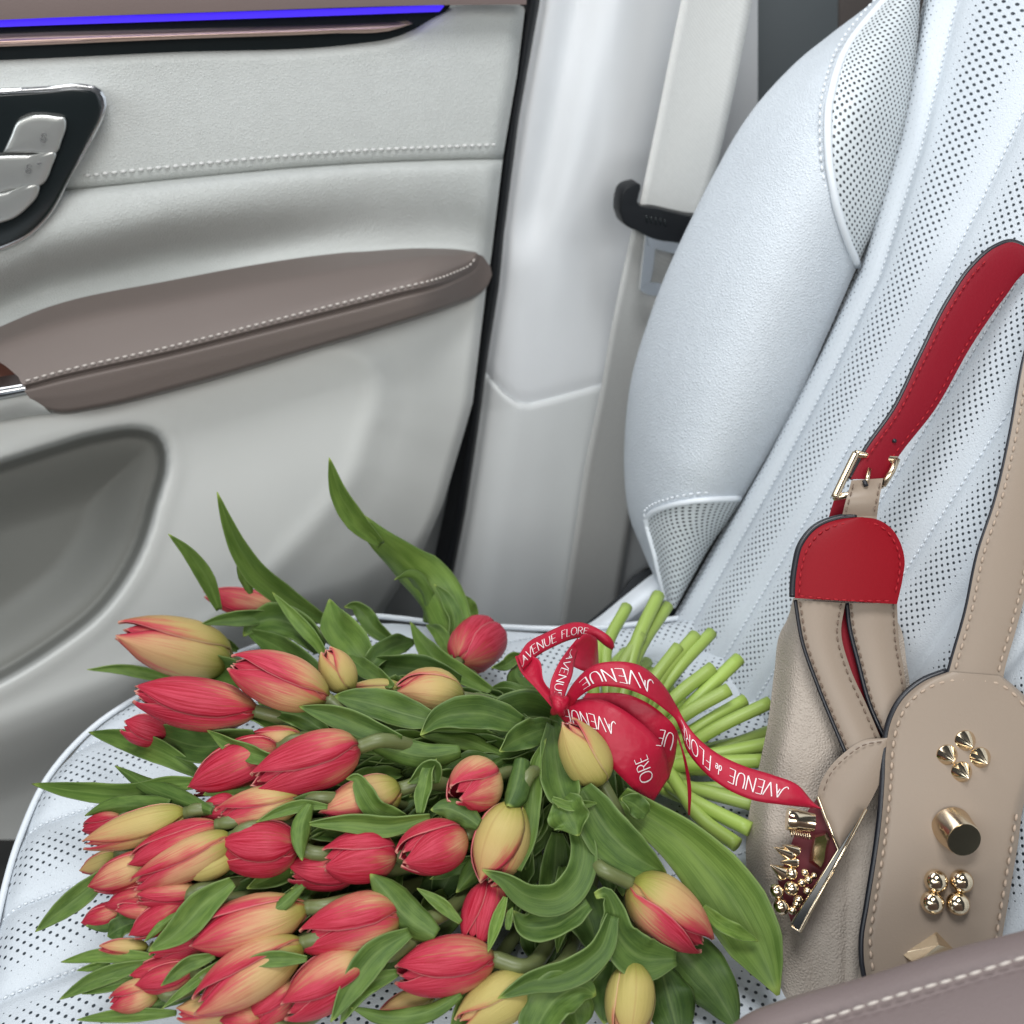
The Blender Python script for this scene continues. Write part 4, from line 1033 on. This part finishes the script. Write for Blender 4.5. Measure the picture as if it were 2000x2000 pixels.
# ---- stems: head, through the tie, out to a cut end
ENDS = [(1224,1185),(1286,1162),(1304,1183),(1325,1263),(1359,1241),(1390,1235),(1392,1304),(1444,1286),(1424,1346),(1455,1367),(1504,1372),(1520,1424),(1490,1486),(1253,1240),(1172,1255),
        (1480,1530),(1476,1572),(1465,1620),(1508,1452),(1440,1650)]
TIEPX = (1220, 1440)
def tri(): return random.uniform(-1, 1)
order = sorted(range(len(TUL)), key=lambda i: -(TUL[i][2]-0.25*TUL[i][1]))
for n, i in enumerate(order):
    root, bx, by, b, ax, rm = TUL[i]
    if n < len(ENDS): e = ENDS[n]; zz = (-0.500 if e[1] < 1400 else -0.515) + 0.020*random.random() if n not in (7, 1, 4, 5) else -0.482
    else: e = ENDS[random.randrange(len(ENDS))]; e = (TIEPX[0]+(e[0]-TIEPX[0])*random.uniform(.45, .8), TIEPX[1]+(e[1]-TIEPX[1])*random.uniform(.45, .8)+20); zz = -0.537+0.010*random.random()
    end = Pz(e[0], e[1], zz)
    s = TIEAX.cross(Vector((0, 0, 1))).normalized(); u2 = s.cross(TIEAX)
    dirn = (end-TIE); a = dirn.dot(s); 
    off = s*max(-0.026, min(0.026, a*0.28)) + u2*random.uniform(-0.026, -0.004 if n >= 12 else 0.0)
    t0 = TIE + off
    back = b - ax*rm*0.4
    m1 = b - ax*0.022 + Vector((0, 0, -0.006))
    m2 = b.lerp(t0, 0.55) + Vector((0, 0, -0.028)); m2.z = max(m2.z, -0.542)
    ctl = [tuple(b + ax*rm*0.10), tuple(m1), tuple(m2), tuple(t0 - TIEAX*0.02), tuple(t0 + TIEAX*0.025), tuple(t0.lerp(end, 0.6) + s*random.uniform(-.004, .004) + u2*random.uniform(-.002, .003)), tuple(end)]
    L = [(k*0.02, 0)+c for k, c in enumerate(ctl)]
    pts = [Vector(c[2:]) for c in cr(L, 42)]
    rr = random.uniform(0.0041, 0.0049)
    st_ = tube('stem', pts, lambda q, rr=rr: rr*(0.86+0.14*q), m_stem, root, seg=9, uv=True); st_['seed'] = random.random()
# ---- leaves
WP = [(0, .35), (.15, .68), (.35, .98), (.5, 1.0), (.68, .80), (.84, .48), (.95, .19), (1, .02)]
WS = [(0, .45), (.18, .82), (.42, 1.0), (.62, .95), (.80, .66), (.92, .32), (.97, .15), (1, .02)]      # blunt
def leaf(pts, w, lift=1.0, tilt=0, tilt1=None, cup=0.25, tone=0.5, prof=WP, fold=0.42, wave=0.12, tipup=0.0, owner=None, flip=None):
    """pts run from the tip to the base in photograph pixels (tip first)"""
    pts = list(pts)[::-1]
    n, nv = 30, 11
    lifts = lift if isinstance(lift, (list, tuple)) else [lift]*len(pts)
    if isinstance(lift, (list, tuple)): lifts = list(lift)[::-1]
    P3 = [Pm(x, y, l*0.01) for (x, y), l in zip(pts, lifts)]
    # smooth the depth so that a blade does not crumple where a ray slips past the mound
    D = [p.dot(CF) for p in P3]
    for _ in range(3):
        D = [D[0]] + [(D[k-1]+2*D[k]+D[k+1])/4 for k in range(1, len(D)-1)] + [D[-1]]
    md = sorted(D)[len(D)//2]
    D = [max(md-0.05, min(md+0.06, d)) for d in D]
    C = [Pt(x, y, d) for x, y, d in [tuple(q) for q in cr([(x, y, d) for (x, y), d in zip(pts, D)], n)]]
    tilt += random.uniform(-14, 14)
    flip = flip or random.choice((-1, -1, -1, 1))
    tilt1 = tilt+random.uniform(-22, 22) if tilt1 is None else tilt1
    ph = random.uniform(0, 6.28); fr = random.uniform(9, 15); V, uv = [], []
    for i, c in enumerate(C):
        s = i/(n-1)
        T = (C[min(i+1, n-1)]-C[max(i-1, 0)]).normalized(); v = (-c).normalized()
        side = T.cross(v).normalized(); nr = side.cross(T).normalized()
        if nr.dot(v) < 0: nr = -nr
        a = R(tilt+(tilt1-tilt)*s)
        sd = side*math.cos(a)+nr*math.sin(a); nn = nr*math.cos(a)-side*math.sin(a)
        hw = w*0.5*itp(prof, s)*c.dot(CF)/FPX
        for j in range(nv):
            q = -1+2*j/(nv-1)
            h = -cup*hw*(q*q)*flip if cup < 0.9 else 0
            h += -0.10*hw*(1-abs(q))**2*flip
            if fold: h += -fold*hw*abs(q)*flip
            wv = wave*hw*math.sin(s*fr+ph+(1.3 if q > 0 else 0))*q*q*2.2*sm(0.02, .3, s)
            if cup >= 0.9:
                th = q*cup; p = c + sd*hw*math.sin(th)/max(0.3, math.sin(min(1.57, cup))) - nn*hw*(1-math.cos(th))*-flip
            else:
                p = c + sd*hw*q + nn*(h+wv)
            p = p + nn*0.0
            V.append(p); uv.append((s, q))
    F = face_cam(grid_faces(n, nv), V)
    bx, by = pts[0]
    root = owner or min(TUL, key=lambda t: (t[1]-bx)**2+(t[2]-by)**2)[0]
    o = mesh('leaf', V, F, m_leaf, root, uvs=uv, solid=0.0006, off=0)
    o['seed'] = random.uniform(0, 60); o['tone'] = tone + random.uniform(-0.08, 0.08)
    return o
# tall leaves along the upper outline
leaf([(643,894),(663,961),(700,1020),(744,1062)], 42, [1,1,1,1.2], tone=.75, fold=.5, wave=.02, prof=WP)
leaf([(700,1018),(744,1058),(775,1082),(812,1118),(852,1160),(880,1215),(900,1290)], 92, [1.3,1.2,1.0,.8,.6,.2,0], tilt=14, cup=.2, tone=.72, fold=.25, prof=[(0,.7),(.3,.95),(.55,.98),(.75,.62),(.88,.42),(1,.30)], wave=.12)
leaf([(770,1132),(800,1128),(822,1150),(834,1190),(830,1216)], 36, 1.6, tilt=30, tone=.25, prof=WS)
leaf([(424,961),(445,1018),(468,1069),(502,1119),(552,1160),(640,1216)], 46, [.5,.5,.5,.5,.3,0], tone=.55, fold=.45, wave=.02)
leaf([(329,1043),(367,1079),(401,1126),(428,1190)], 32, .3, tone=.6, fold=.4, tilt=10, wave=.02)
leaf([(464,1098),(474,1120),(490,1160)], 24, .2, tone=.5)
leaf([(389,1221),(420,1212),(455,1206),(515,1203),(580,1222)], 32, .9, tone=.22, tilt=20, prof=WS)
leaf([(475,1243),(495,1222),(528,1210),(575,1222),(630,1270)], 62, 1.1, tone=.25, cup=.35, prof=WS)
leaf([(480,1230),(540,1262),(600,1300),(640,1330)], 52, .2, tone=.25)
leaf([(532,1157),(578,1208),(623,1262),(640,1290)], 27, 1.5, tone=.85, fold=.3, wave=.02)
leaf([(643,1170),(652,1205),(690,1256),(730,1310)], 70, 1.1, tone=.6, fold=.3, tilt=8)
leaf([(672,1186),(690,1183),(712,1200),(730,1225),(768,1254)], 36, 1.0, tone=.42, prof=WS)
leaf([(811,1252),(775,1262),(745,1278),(716,1312)], 44, 1.2, tone=.25, tilt=28, prof=WS, fold=.4)
leaf([(801,1214),(822,1252),(850,1288),(905,1322),(960,1350)], 44, [2.2,2,1.8,1.6,1.0], tone=.5, fold=.35)
leaf([(848,1141),(872,1170),(887,1212),(878,1262)], 33, 2.2, tone=.35, tilt=-10)
leaf([(905,1163),(912,1185),(926,1215)], 40, .6, tone=.7, prof=WS)
leaf([(832,1220),(852,1232),(872,1262),(880,1290)], 30, 1.8, tone=.5)
leaf([(840,1250),(870,1290),(930,1330)], 50, .6, tone=.15)
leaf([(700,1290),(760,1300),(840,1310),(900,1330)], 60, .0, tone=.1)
# left edge
leaf([(170,1308),(233,1304),(298,1316),(350,1332)], 25, .2, tone=.75, wave=.02)
leaf([(173,1430),(246,1446),(323,1473),(390,1512)], 46, .5, tone=.42, wave=.03)
leaf([(225,1496),(285,1535),(349,1562),(412,1584)], 38, 1.4, tone=.25, wave=.03)
leaf([(62,1531),(155,1546),(259,1551),(330,1534),(400,1530)], 40, .3, tone=.5, prof=WS, wave=.03)
leaf([(166,1593),(207,1580),(285,1572),(330,1570)], 36, .6, tone=.45, prof=WS)
leaf([(292,1422),(323,1438),(388,1458),(500,1440)], 64, .3, tone=.15, prof=WS)
leaf([(404,1426),(453,1455),(516,1478),(560,1490)], 34, 2.0, tone=.5)
leaf([(400,1246),(431,1253),(464,1270)], 22, .2, tone=.5)
leaf([(69,1820),(116,1780),(168,1740),(222,1694)], 44, .5, tone=.45, fold=.3, wave=.03)
leaf([(290,1858),(349,1820),(401,1764),(455,1722)], 62, 2.0, tone=.6, fold=.35, tilt=-8, wave=.03)
leaf([(282,1839),(311,1811),(346,1784)], 17, 1.6, tone=.7)
leaf([(168,1808),(207,1803),(250,1785)], 30, .2, tone=.15, prof=WS)
leaf([(210,1829),(246,1808),(272,1800)], 42, .2, tone=.1, prof=WS)
leaf([(119,1879),(194,1867),(259,1868),(300,1868)], 28, .5, tone=.65, fold=.3, wave=.02)
leaf([(150,1896),(180,1888),(215,1880)], 14, .4, tone=.6)
leaf([(116,1952),(181,1916),(246,1892),(290,1880)], 34, .4, tone=.35, fold=.3, wave=.02)
leaf([(160,1941),(207,1928),(268,1912)], 24, .3, tone=.35, wave=.02)
leaf([(314,1926),(362,1886),(420,1866)], 30, 1.6, tone=.5, fold=.3)
leaf([(316,1970),(375,1924),(445,1870)], 20, 1.5, tone=.6)
leaf([(150,1992),(233,1984),(345,1978)], 26, .3, tone=.55, wave=.02)
leaf([(282,1976),(336,1946),(400,1930)], 36, .2, tone=.2)
# middle
leaf([(584,1380),(659,1398),(724,1424),(785,1444)], 50, 2.2, tone=.28, wave=.03)
leaf([(652,1360),(724,1375),(788,1394),(850,1410)], 64, 1.6, tone=.22, prof=WS)
leaf([(674,1277),(711,1307),(768,1342)], 36, 1.5, tone=.55, fold=.3)
leaf([(700,1443),(762,1462),(840,1478),(900,1468)], 52, 1.6, tone=.36, prof=WS, wave=.05)
leaf([(853,1482),(842,1500),(832,1540),(822,1590)], 34, 2.0, tone=.5, tilt=25, prof=WS)
leaf([(796,1530),(822,1512),(846,1500),(852,1530)], 42, 1.7, tone=.3)
leaf([(676,1522),(694,1518),(710,1540),(736,1578),(790,1600)], 44, [2.6,2.8,2.6,2.2,1.5], tone=.5, prof=WS, fold=.3)
leaf([(595,1609),(685,1606),(762,1612),(840,1596)], 42, 2.3, tone=.5, wave=.03)
leaf([(500,1606),(545,1586),(590,1574),(640,1576)], 24, 2.1, tone=.65, fold=.4, wave=.02)
leaf([(540,1590),(590,1568),(655,1552)], 30, 1.5, tone=.35)
leaf([(590,1681),(588,1640),(594,1600),(606,1570)], 38, 2.6, tone=.6, wave=.02)
leaf([(500,1801),(542,1772),(592,1730)], 26, 2.4, tone=.45, wave=.02)
leaf([(723,1707),(752,1740),(790,1788),(850,1830)], 70, 2.4, tone=.32, prof=WS, wave=.03)
leaf([(814,1735),(853,1760),(900,1802)], 25, 1.8, tone=.6, fold=.3)
leaf([(720,1800),(790,1800),(860,1800),(900,1780)], 70, .2, tone=.2)
leaf([(841,1582),(870,1578),(905,1592),(935,1612)], 48, 2.4, tone=.25, prof=WS, tilt=18)
leaf([(942,1699),(985,1717),(1033,1750),(1085,1754),(1128,1715),(1140,1660),(1120,1600)], 62, [3.0,2.8,2.4,2.2,2,1.6,1.2], tone=.22, prof=WS, wave=.05, flip=-1, fold=.25, tilt=10)
leaf([(1000,1778),(1016,1806),(1075,1812),(1150,1765)], 74, 2.0, tone=.15, prof=WS, flip=-1, fold=.25, tilt=-12)
leaf([(1001,1772),(996,1790),(992,1816)], 15, 2.6, tone=.5, prof=WS)
leaf([(953,1860),(970,1806),(988,1752)], 24, 2.6, tone=.85, fold=.5, wave=.02)
leaf([(992,1574),(1003,1545),(1012,1512),(1018,1480)], 44, 2.9, cup=1.9, tone=.15, prof=[(0,.7),(.4,1),(.7,1.0),(.88,.7),(1,.12)], flip=-1)
leaf([(1067,1442),(1050,1480),(1040,1560),(1030,1640),(1010,1700)], 34, 1.9, tone=.45, prof=WS)
leaf([(1112,1580),(1096,1540),(1084,1480),(1080,1420)], 78, 2.2, tone=.22, prof=[(0,.35),(.3,.75),(.7,1),(.92,.85),(1,.5)], wave=.04)
leaf([(1130,1633),(1126,1610),(1112,1582),(1100,1560)], 84, 2.3, tone=.45, prof=WS)
leaf([(1168,1568),(1140,1572),(1110,1574),(1078,1560)], 20, 2.7, tone=.6, prof=WS)
leaf([(1018,1290),(1006,1316),(1030,1350),(1065,1385),(1088,1420)], 66, [2.6,2.2,1.8,1.4,1.0], tone=.22, prof=WS, wave=.06)
leaf([(960,1304),(985,1300),(1012,1286),(1018,1292)], 26, 2.4, tone=.3)
leaf([(821,1436),(852,1408),(929,1394),(1020,1416)], 66, 2.0, tone=.15, prof=WS, wave=.06)
leaf([(975,1468),(1000,1450),(1040,1432),(1075,1420)], 56, 1.6, tone=.15, prof=WS)
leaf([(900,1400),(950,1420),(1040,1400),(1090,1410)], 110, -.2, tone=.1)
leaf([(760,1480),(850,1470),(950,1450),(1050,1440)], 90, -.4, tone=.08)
# right side
leaf([(1520,1944),(1500,1890),(1462,1808),(1405,1720),(1330,1640),(1262,1592),(1210,1556)], 128, [1.4,1.6,2.0,2.4,2.6,2.4,2.0], tone=.82, prof=[(0,.40),(.2,.62),(.45,.92),(.62,1),(.78,.86),(.9,.5),(1,.05)], fold=.22, tilt=-8, wave=.05)
leaf([(1481,1838),(1440,1822),(1400,1800),(1372,1772)], 30, 2.8, tone=.95, prof=WS, tilt=25)
leaf([(1212,1560),(1232,1568),(1262,1590)], 44, 3.0, tone=.3, prof=WS)
leaf([(1302,1708),(1254,1680),(1192,1626),(1136,1540)], 96, 2.6, tone=.2, prof=WS, wave=.03)
leaf([(1162,1750),(1180,1744),(1196,1770),(1206,1822),(1250,1868),(1320,1872)], 84, [2.6,2.5,2.2,2.0,2.0,2.0], tone=.26, prof=[(0,.3),(.2,.9),(.4,1),(.6,.85),(.8,.45),(1,.15)], wave=.03)
leaf([(972,1950),(1033,1917),(1111,1896),(1172,1850),(1194,1788)], 56, 2.6, tone=.26, prof=WS, wave=.05, flip=-1, fold=.5, tilt=12)
leaf([(975,1946),(1040,1930),(1120,1920),(1180,1880)], 40, 1.8, tone=.12)
leaf([(1164,1944),(1140,1930),(1090,1950),(1060,1990),(1040,2040)], 90, 1.9, tone=.35, prof=WS, tilt=15)
leaf([(1130,2010),(1120,1970),(1100,1930)], 80, 1.2, tone=.3, prof=WS)
leaf([(646,1996),(685,1928),(736,1862),(800,1822)], 58, 2.4, tone=.38, fold=.3, wave=.03)
leaf([(664,2000),(711,1928),(775,1900)], 40, 1.9, tone=.48, fold=.35)
leaf([(685,1968),(762,1986),(840,1974),(900,1940)], 34, 2.2, tone=.45, prof=WS)
leaf([(880,2010),(925,1958),(985,1905)], 56, 1.0, tone=.5, prof=WS)
leaf([(460,1886),(516,1874),(600,1872)], 30, 2.8, tone=.5, fold=.35, wave=.02)
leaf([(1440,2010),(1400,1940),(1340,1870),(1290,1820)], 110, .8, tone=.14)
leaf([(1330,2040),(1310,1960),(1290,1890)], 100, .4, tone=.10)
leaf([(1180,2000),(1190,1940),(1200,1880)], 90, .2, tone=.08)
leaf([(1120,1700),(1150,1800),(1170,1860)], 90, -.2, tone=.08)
# deep leaves: more foliage between the heads, coloured dark to deepen the shade there
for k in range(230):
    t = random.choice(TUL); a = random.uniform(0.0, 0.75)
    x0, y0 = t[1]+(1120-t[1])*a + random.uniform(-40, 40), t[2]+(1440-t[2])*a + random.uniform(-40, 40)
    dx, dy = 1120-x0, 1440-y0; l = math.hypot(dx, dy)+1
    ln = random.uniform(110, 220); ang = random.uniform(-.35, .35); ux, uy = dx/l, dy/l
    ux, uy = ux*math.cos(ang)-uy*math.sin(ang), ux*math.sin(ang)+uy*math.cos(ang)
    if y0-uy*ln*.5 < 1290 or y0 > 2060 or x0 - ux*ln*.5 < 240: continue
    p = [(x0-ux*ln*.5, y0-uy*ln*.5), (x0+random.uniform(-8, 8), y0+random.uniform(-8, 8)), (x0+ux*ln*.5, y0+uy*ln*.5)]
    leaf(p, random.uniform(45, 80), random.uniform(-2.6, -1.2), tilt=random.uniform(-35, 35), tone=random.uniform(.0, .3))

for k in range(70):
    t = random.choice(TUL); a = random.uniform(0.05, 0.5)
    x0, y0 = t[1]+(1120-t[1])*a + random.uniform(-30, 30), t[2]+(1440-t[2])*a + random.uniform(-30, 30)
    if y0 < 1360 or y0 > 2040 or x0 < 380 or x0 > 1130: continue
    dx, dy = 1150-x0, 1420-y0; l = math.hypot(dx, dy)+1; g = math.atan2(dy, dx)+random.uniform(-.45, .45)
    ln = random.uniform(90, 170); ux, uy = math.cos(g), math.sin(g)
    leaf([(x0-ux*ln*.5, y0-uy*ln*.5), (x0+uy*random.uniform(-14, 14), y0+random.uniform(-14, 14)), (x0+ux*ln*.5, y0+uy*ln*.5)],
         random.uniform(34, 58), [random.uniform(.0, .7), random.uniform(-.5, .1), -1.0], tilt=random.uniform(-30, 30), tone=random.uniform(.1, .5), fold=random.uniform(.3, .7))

# ---------------------------------------------------------------- ribbon
rib = thing('ribbon', 'red satin ribbon tied in a bow round the stems with white lettering', 'ribbon', Pt(1090, 1376, 0.62))
GL = {  # strokes in a unit box, y up
 'A': [[(-.30, .14), (-.16, .0), (.02, .10), (.46, 1.0)], [(.46, 1.0), (.86, 0.0)], [(.58, .74), (.44, .32)]],
 'V': [[(0, 1), (.42, 0)], [(.42, 0), (.84, 1)]],
 'E': [[(.06, 0), (.06, 1)], [(.06, 1), (.62, 1)], [(.06, .52), (.52, .52)], [(.06, 0), (.64, 0)]],
 'N': [[(.04, 0), (.04, 1)], [(.04, 1), (.76, 0)], [(.76, 0), (.76, 1)]],
 'U': [[(.04, 1), (.04, .34), (.16, .06), (.38, 0), (.60, .06), (.72, .34), (.72, 1)]],
 'F': [[(.06, 0), (.06, 1)], [(.06, 1), (.60, 1)], [(.06, .52), (.50, .52)]],
 'L': [[(.06, 1), (.06, 0)], [(.06, 0), (.58, 0)]],
 'O': [[(.44, 0), (.16, .10), (.02, .5), (.16, .90), (.44, 1), (.72, .90), (.86, .5), (.72, .10), (.44, 0)]],
 'R': [[(.06, 0), (.06, 1)], [(.06, 1), (.44, 1), (.62, .86), (.62, .66), (.44, .52), (.06, .52)], [(.34, .52), (.72, 0)]],
 'd': [[(.30, .30), (.30, .78)], [(.30, .34), (.12, .30), (.08, .42), (.14, .52), (.30, .50)]],
 'e': [[(.04, .42), (.26, .42), (.24, .52), (.12, .54), (.04, .42), (.12, .30), (.28, .32)]],
 ' ': []}
ADV = {'A': .98, 'V': .92, 'E': .80, 'N': .98, 'U': .94, 'F': .76, 'L': .72, 'O': 1.04, 'R': .88, 'd': .38, 'e': .36, ' ': .40}
def ribbon_piece(name, A, B, n=70, texts=(), curl=0.0):
    """A, B: the two edges as (px, py, depth); texts: (string, s0, s1, w0, w1) in ribbon coordinates"""
    A, B = cr(A, n), cr(B, n); P = [[None]*9 for _ in range(n)]
    for i in range(n):
        for k in range(9):
            u = k/8; q = [A[i][c]+(B[i][c]-A[i][c])*u for c in range(3)]
            P[i][k] = Pt(q[0], q[1], q[2]-curl*math.sin(math.pi*u))
    uv = [(i/(n-1)*3, k/8) for i in range(n) for k in range(9)]
    o = sheet(name, P, m_satin, rib, uvs=uv, solid=0.0003, off=0)
    def at(s, w):
        s = max(0, min(.9999, s))*(n-1); i = int(s); f = s-i
        w = max(0, min(.9999, w))*8; k = int(w); g = w-k
        i2 = min(n-1, i+1); return (P[i][k]*(1-g)+P[i][k+1]*g)*(1-f) + (P[i2][k]*(1-g)+P[i2][k+1]*g)*f
    for string, s0, s1, w0, w1 in texts:
        V, F = [], []
        tot = sum(ADV[c] for c in string); pen = 0
        for c in string:
            for st in GL[c]:
                pp = cr(st, 14) if len(st) > 2 else [(st[0][0]+(st[1][0]-st[0][0])*q/7, st[0][1]+(st[1][1]-st[0][1])*q/7) for q in range(8)]
                th = 0.040 if c not in 'de' else 0.030
                base = len(V)
                for q, (x, y) in enumerate(pp):
                    a, b = pp[max(0, q-1)], pp[min(len(pp)-1, q+1)]
                    dx, dy = b[0]-a[0], b[1]-a[1]; l = math.hypot(dx, dy)+1e-9
                    k2 = th*(0.5+0.75*abs(dy)/l)
                    for sg in (-1, 1):
                        X, Y = x-dy/l*k2*sg, y+dx/l*k2*sg
                        p = at(s0+(s1-s0)*(pen+X)/tot, w0+(w1-w0)*Y)
                        V.append(p-p.normalized()*0.0007)
                F += [(base+2*q, base+2*q+1, base+2*q+3, base+2*q+2) for q in range(len(pp)-1)]
            pen += ADV[c]
        mesh('lettering', V, face_cam(F, V), m_print, o, smooth=False)
    return o
# wrap round the stems, two turns
ribbon_piece('wrap', [(1130, 1376, .626), (1190, 1400, .6130), (1235, 1430, .609), (1272, 1470, .611), (1290, 1500, .620), (1290, 1530, .634)],
                     [(1146, 1354, .628), (1228, 1357, .6095), (1296, 1396, .607), (1320, 1424, .611), (1320, 1468, .620), (1306, 1522, .634)], curl=0.0015)
ribbon_piece('wrap', [(1090, 1396, .622), (1128, 1438, .604), (1190, 1494, .5955), (1238, 1542, .599), (1272, 1572, .612)],
                     [(1092, 1374, .622), (1162, 1364, .606), (1245, 1406, .5985), (1296, 1462, .602), (1308, 1516, .614)], curl=0.002)
def label_on(parent, string, org, adv, upv, t):
    """lettering laid on a wrap: org is the pen start, adv the pen direction, upv the cap height, all in pixels"""
    tot = sum(ADV[c] for c in string); V, F = [], []; pen = 0
    for c in string:
        for st in GL[c]:
            pp = cr(st, 14) if len(st) > 2 else [(st[0][0]+(st[1][0]-st[0][0])*q/7, st[0][1]+(st[1][1]-st[0][1])*q/7) for q in range(8)]
            th = 0.042 if c not in 'de' else 0.035; base = len(V)
            for q, (x, y) in enumerate(pp):
                a, b = pp[max(0, q-1)], pp[min(len(pp)-1, q+1)]; dx, dy = b[0]-a[0], b[1]-a[1]; l = math.hypot(dx, dy)+1e-9
                k2 = th*(0.5+0.75*abs(dy)/l)
                for sg in (-1, 1):
                    X, Y = (pen+x-dy/l*k2*sg)/tot, y+dx/l*k2*sg
                    bend = 14*X*(1-X)
                    V.append(('px', org[0]+adv[0]*X+upv[0]*Y, org[1]+adv[1]*X+upv[1]*Y - bend, t))
            F += [(base+2*q, base+2*q+1, base+2*q+3, base+2*q+2) for q in range(len(pp)-1)]
        pen += ADV[c]
    dg = bpy.context.evaluated_depsgraph_get(); dg.update()
    W3 = []
    wraps = [o for o in rib.children if o.name.startswith('wrap')]
    for _, x, y, tt in V:
        d = ray(x, y); best = None
        for o in wraps:
            inv = o.matrix_world.inverted(); org_l = inv @ Vector((0, 0, 0)); dl = (inv.to_3x3() @ d).normalized()
            ok, loc, nn, fi = o.ray_cast(org_l, dl)
            if ok:
                p = o.matrix_world @ loc
                if best is None or p.length < best.length: best = p
        best = best if best is not None else d*tt
        W3.append(best - best.normalized()*0.0007)
    if W3: mesh('lettering', W3, face_cam(F, W3), m_print, parent, smooth=False)
bpy.context.view_layer.update()
wr = [o for o in rib.children if o.name.startswith('wrap')]
label_on(wr[1], 'AVENUE', (1196, 1408), (-100, -24), (6, 28), .6)
label_on(wr[0], 'UE', (1318, 1436), (-32, -10), (-8, 30), .6)
label_on(wr[1], 'ORE', (1276, 1522), (-14, -50), (-24, 10), .6)
# left bow: long flat loop and its return
ribbon_piece('bow_loop', [(1012, 1282, .655), (1030, 1256, .665), (1062, 1238, .675), (1136, 1216, .690), (1168, 1228, .690), (1198, 1254, .690), (1200, 1262, .692)],
                         [(1022, 1308, .652), (1046, 1284, .662), (1080, 1264, .672), (1130, 1246, .686), (1156, 1244, .690), (1186, 1264, .690), (1196, 1270, .692)],
             texts=[('AVENUE', .02, .42, .78, .28), ('FLORE', .46, .72, .75, .30)], curl=.002)
ribbon_piece('bow_loop', [(1006, 1282, .662), (1016, 1310, .655), (1046, 1344, .640), (1080, 1384, .620)], [(1026, 1276, .664), (1052, 1288, .656), (1062, 1330, .640), (1094, 1370, .620)], curl=-.003)
ribbon_piece('bow_loop', [(1078, 1372, .618), (1074, 1340, .628), (1086, 1305, .638), (1110, 1268, .652), (1128, 1246, .662)], [(1100, 1372, .620), (1108, 1345, .628), (1118, 1318, .638), (1122, 1290, .652), (1134, 1254, .662)],
             texts=[('AVENUE', .78, .05, .28, .72)])
ribbon_piece('bow_loop', [(1124, 1256, .655), (1144, 1238, .660), (1164, 1246, .668), (1168, 1270, .676)], [(1120, 1302, .650), (1138, 1310, .655), (1160, 1316, .664), (1170, 1310, .674)], curl=-.004)
# right bow strand running on as the long tail over the bag
ribbon_piece('tail', [(1098, 1372, .620), (1122, 1332, .610), (1158, 1300, .603), (1202, 1292, .600), (1250, 1300, .600), (1292, 1334, .606), (1322, 1380, .612), (1336, 1406, .610), (1362, 1440, .604), (1402, 1472, .596), (1450, 1495, .588), (1510, 1514, .580), (1556, 1532, .577), (1594, 1572, .577), (1606, 1580, .577)],
                     [(1108, 1390, .618), (1136, 1358, .606), (1166, 1342, .598), (1204, 1342, .594), (1256, 1358, .594), (1296, 1384, .602), (1318, 1404, .610), (1330, 1430, .612), (1340, 1462, .606), (1366, 1498, .596), (1410, 1535, .586), (1468, 1562, .578), (1530, 1572, .575), (1588, 1578, .577), (1606, 1580, .577)], n=130, curl=.002,
             texts=[('AVENUE', .315, .075, .26, .78), ('AVENUE', .865, .680, .26, .74), ('de', .662, .635, .15, .85), ('FLORE', .620, .470, .24, .78)])
ribbon_piece('thin_strand', [(1318, 1428, .62), (1332, 1470, .62), (1342, 1530, .625), (1344, 1592, .63)], [(1322, 1426, .62), (1341, 1488, .62), (1350, 1540, .625), (1348, 1592, .63)])
for q, pts in enumerate(([(1078, 1362, .612), (1092, 1370, .606), (1106, 1382, .610)], [(1080, 1392, .613), (1092, 1380, .606), (1108, 1364, .610)], [(1086, 1356, .614), (1090, 1376, .605), (1098, 1396, .611)])):
    tube('knot_fold', [Pt(x, y, t) for x, y, t in cr(pts, 12)], lambda s: 0.0030*(0.6+0.5*math.sin(math.pi*s)), m_satin, rib, seg=8, uv=True)
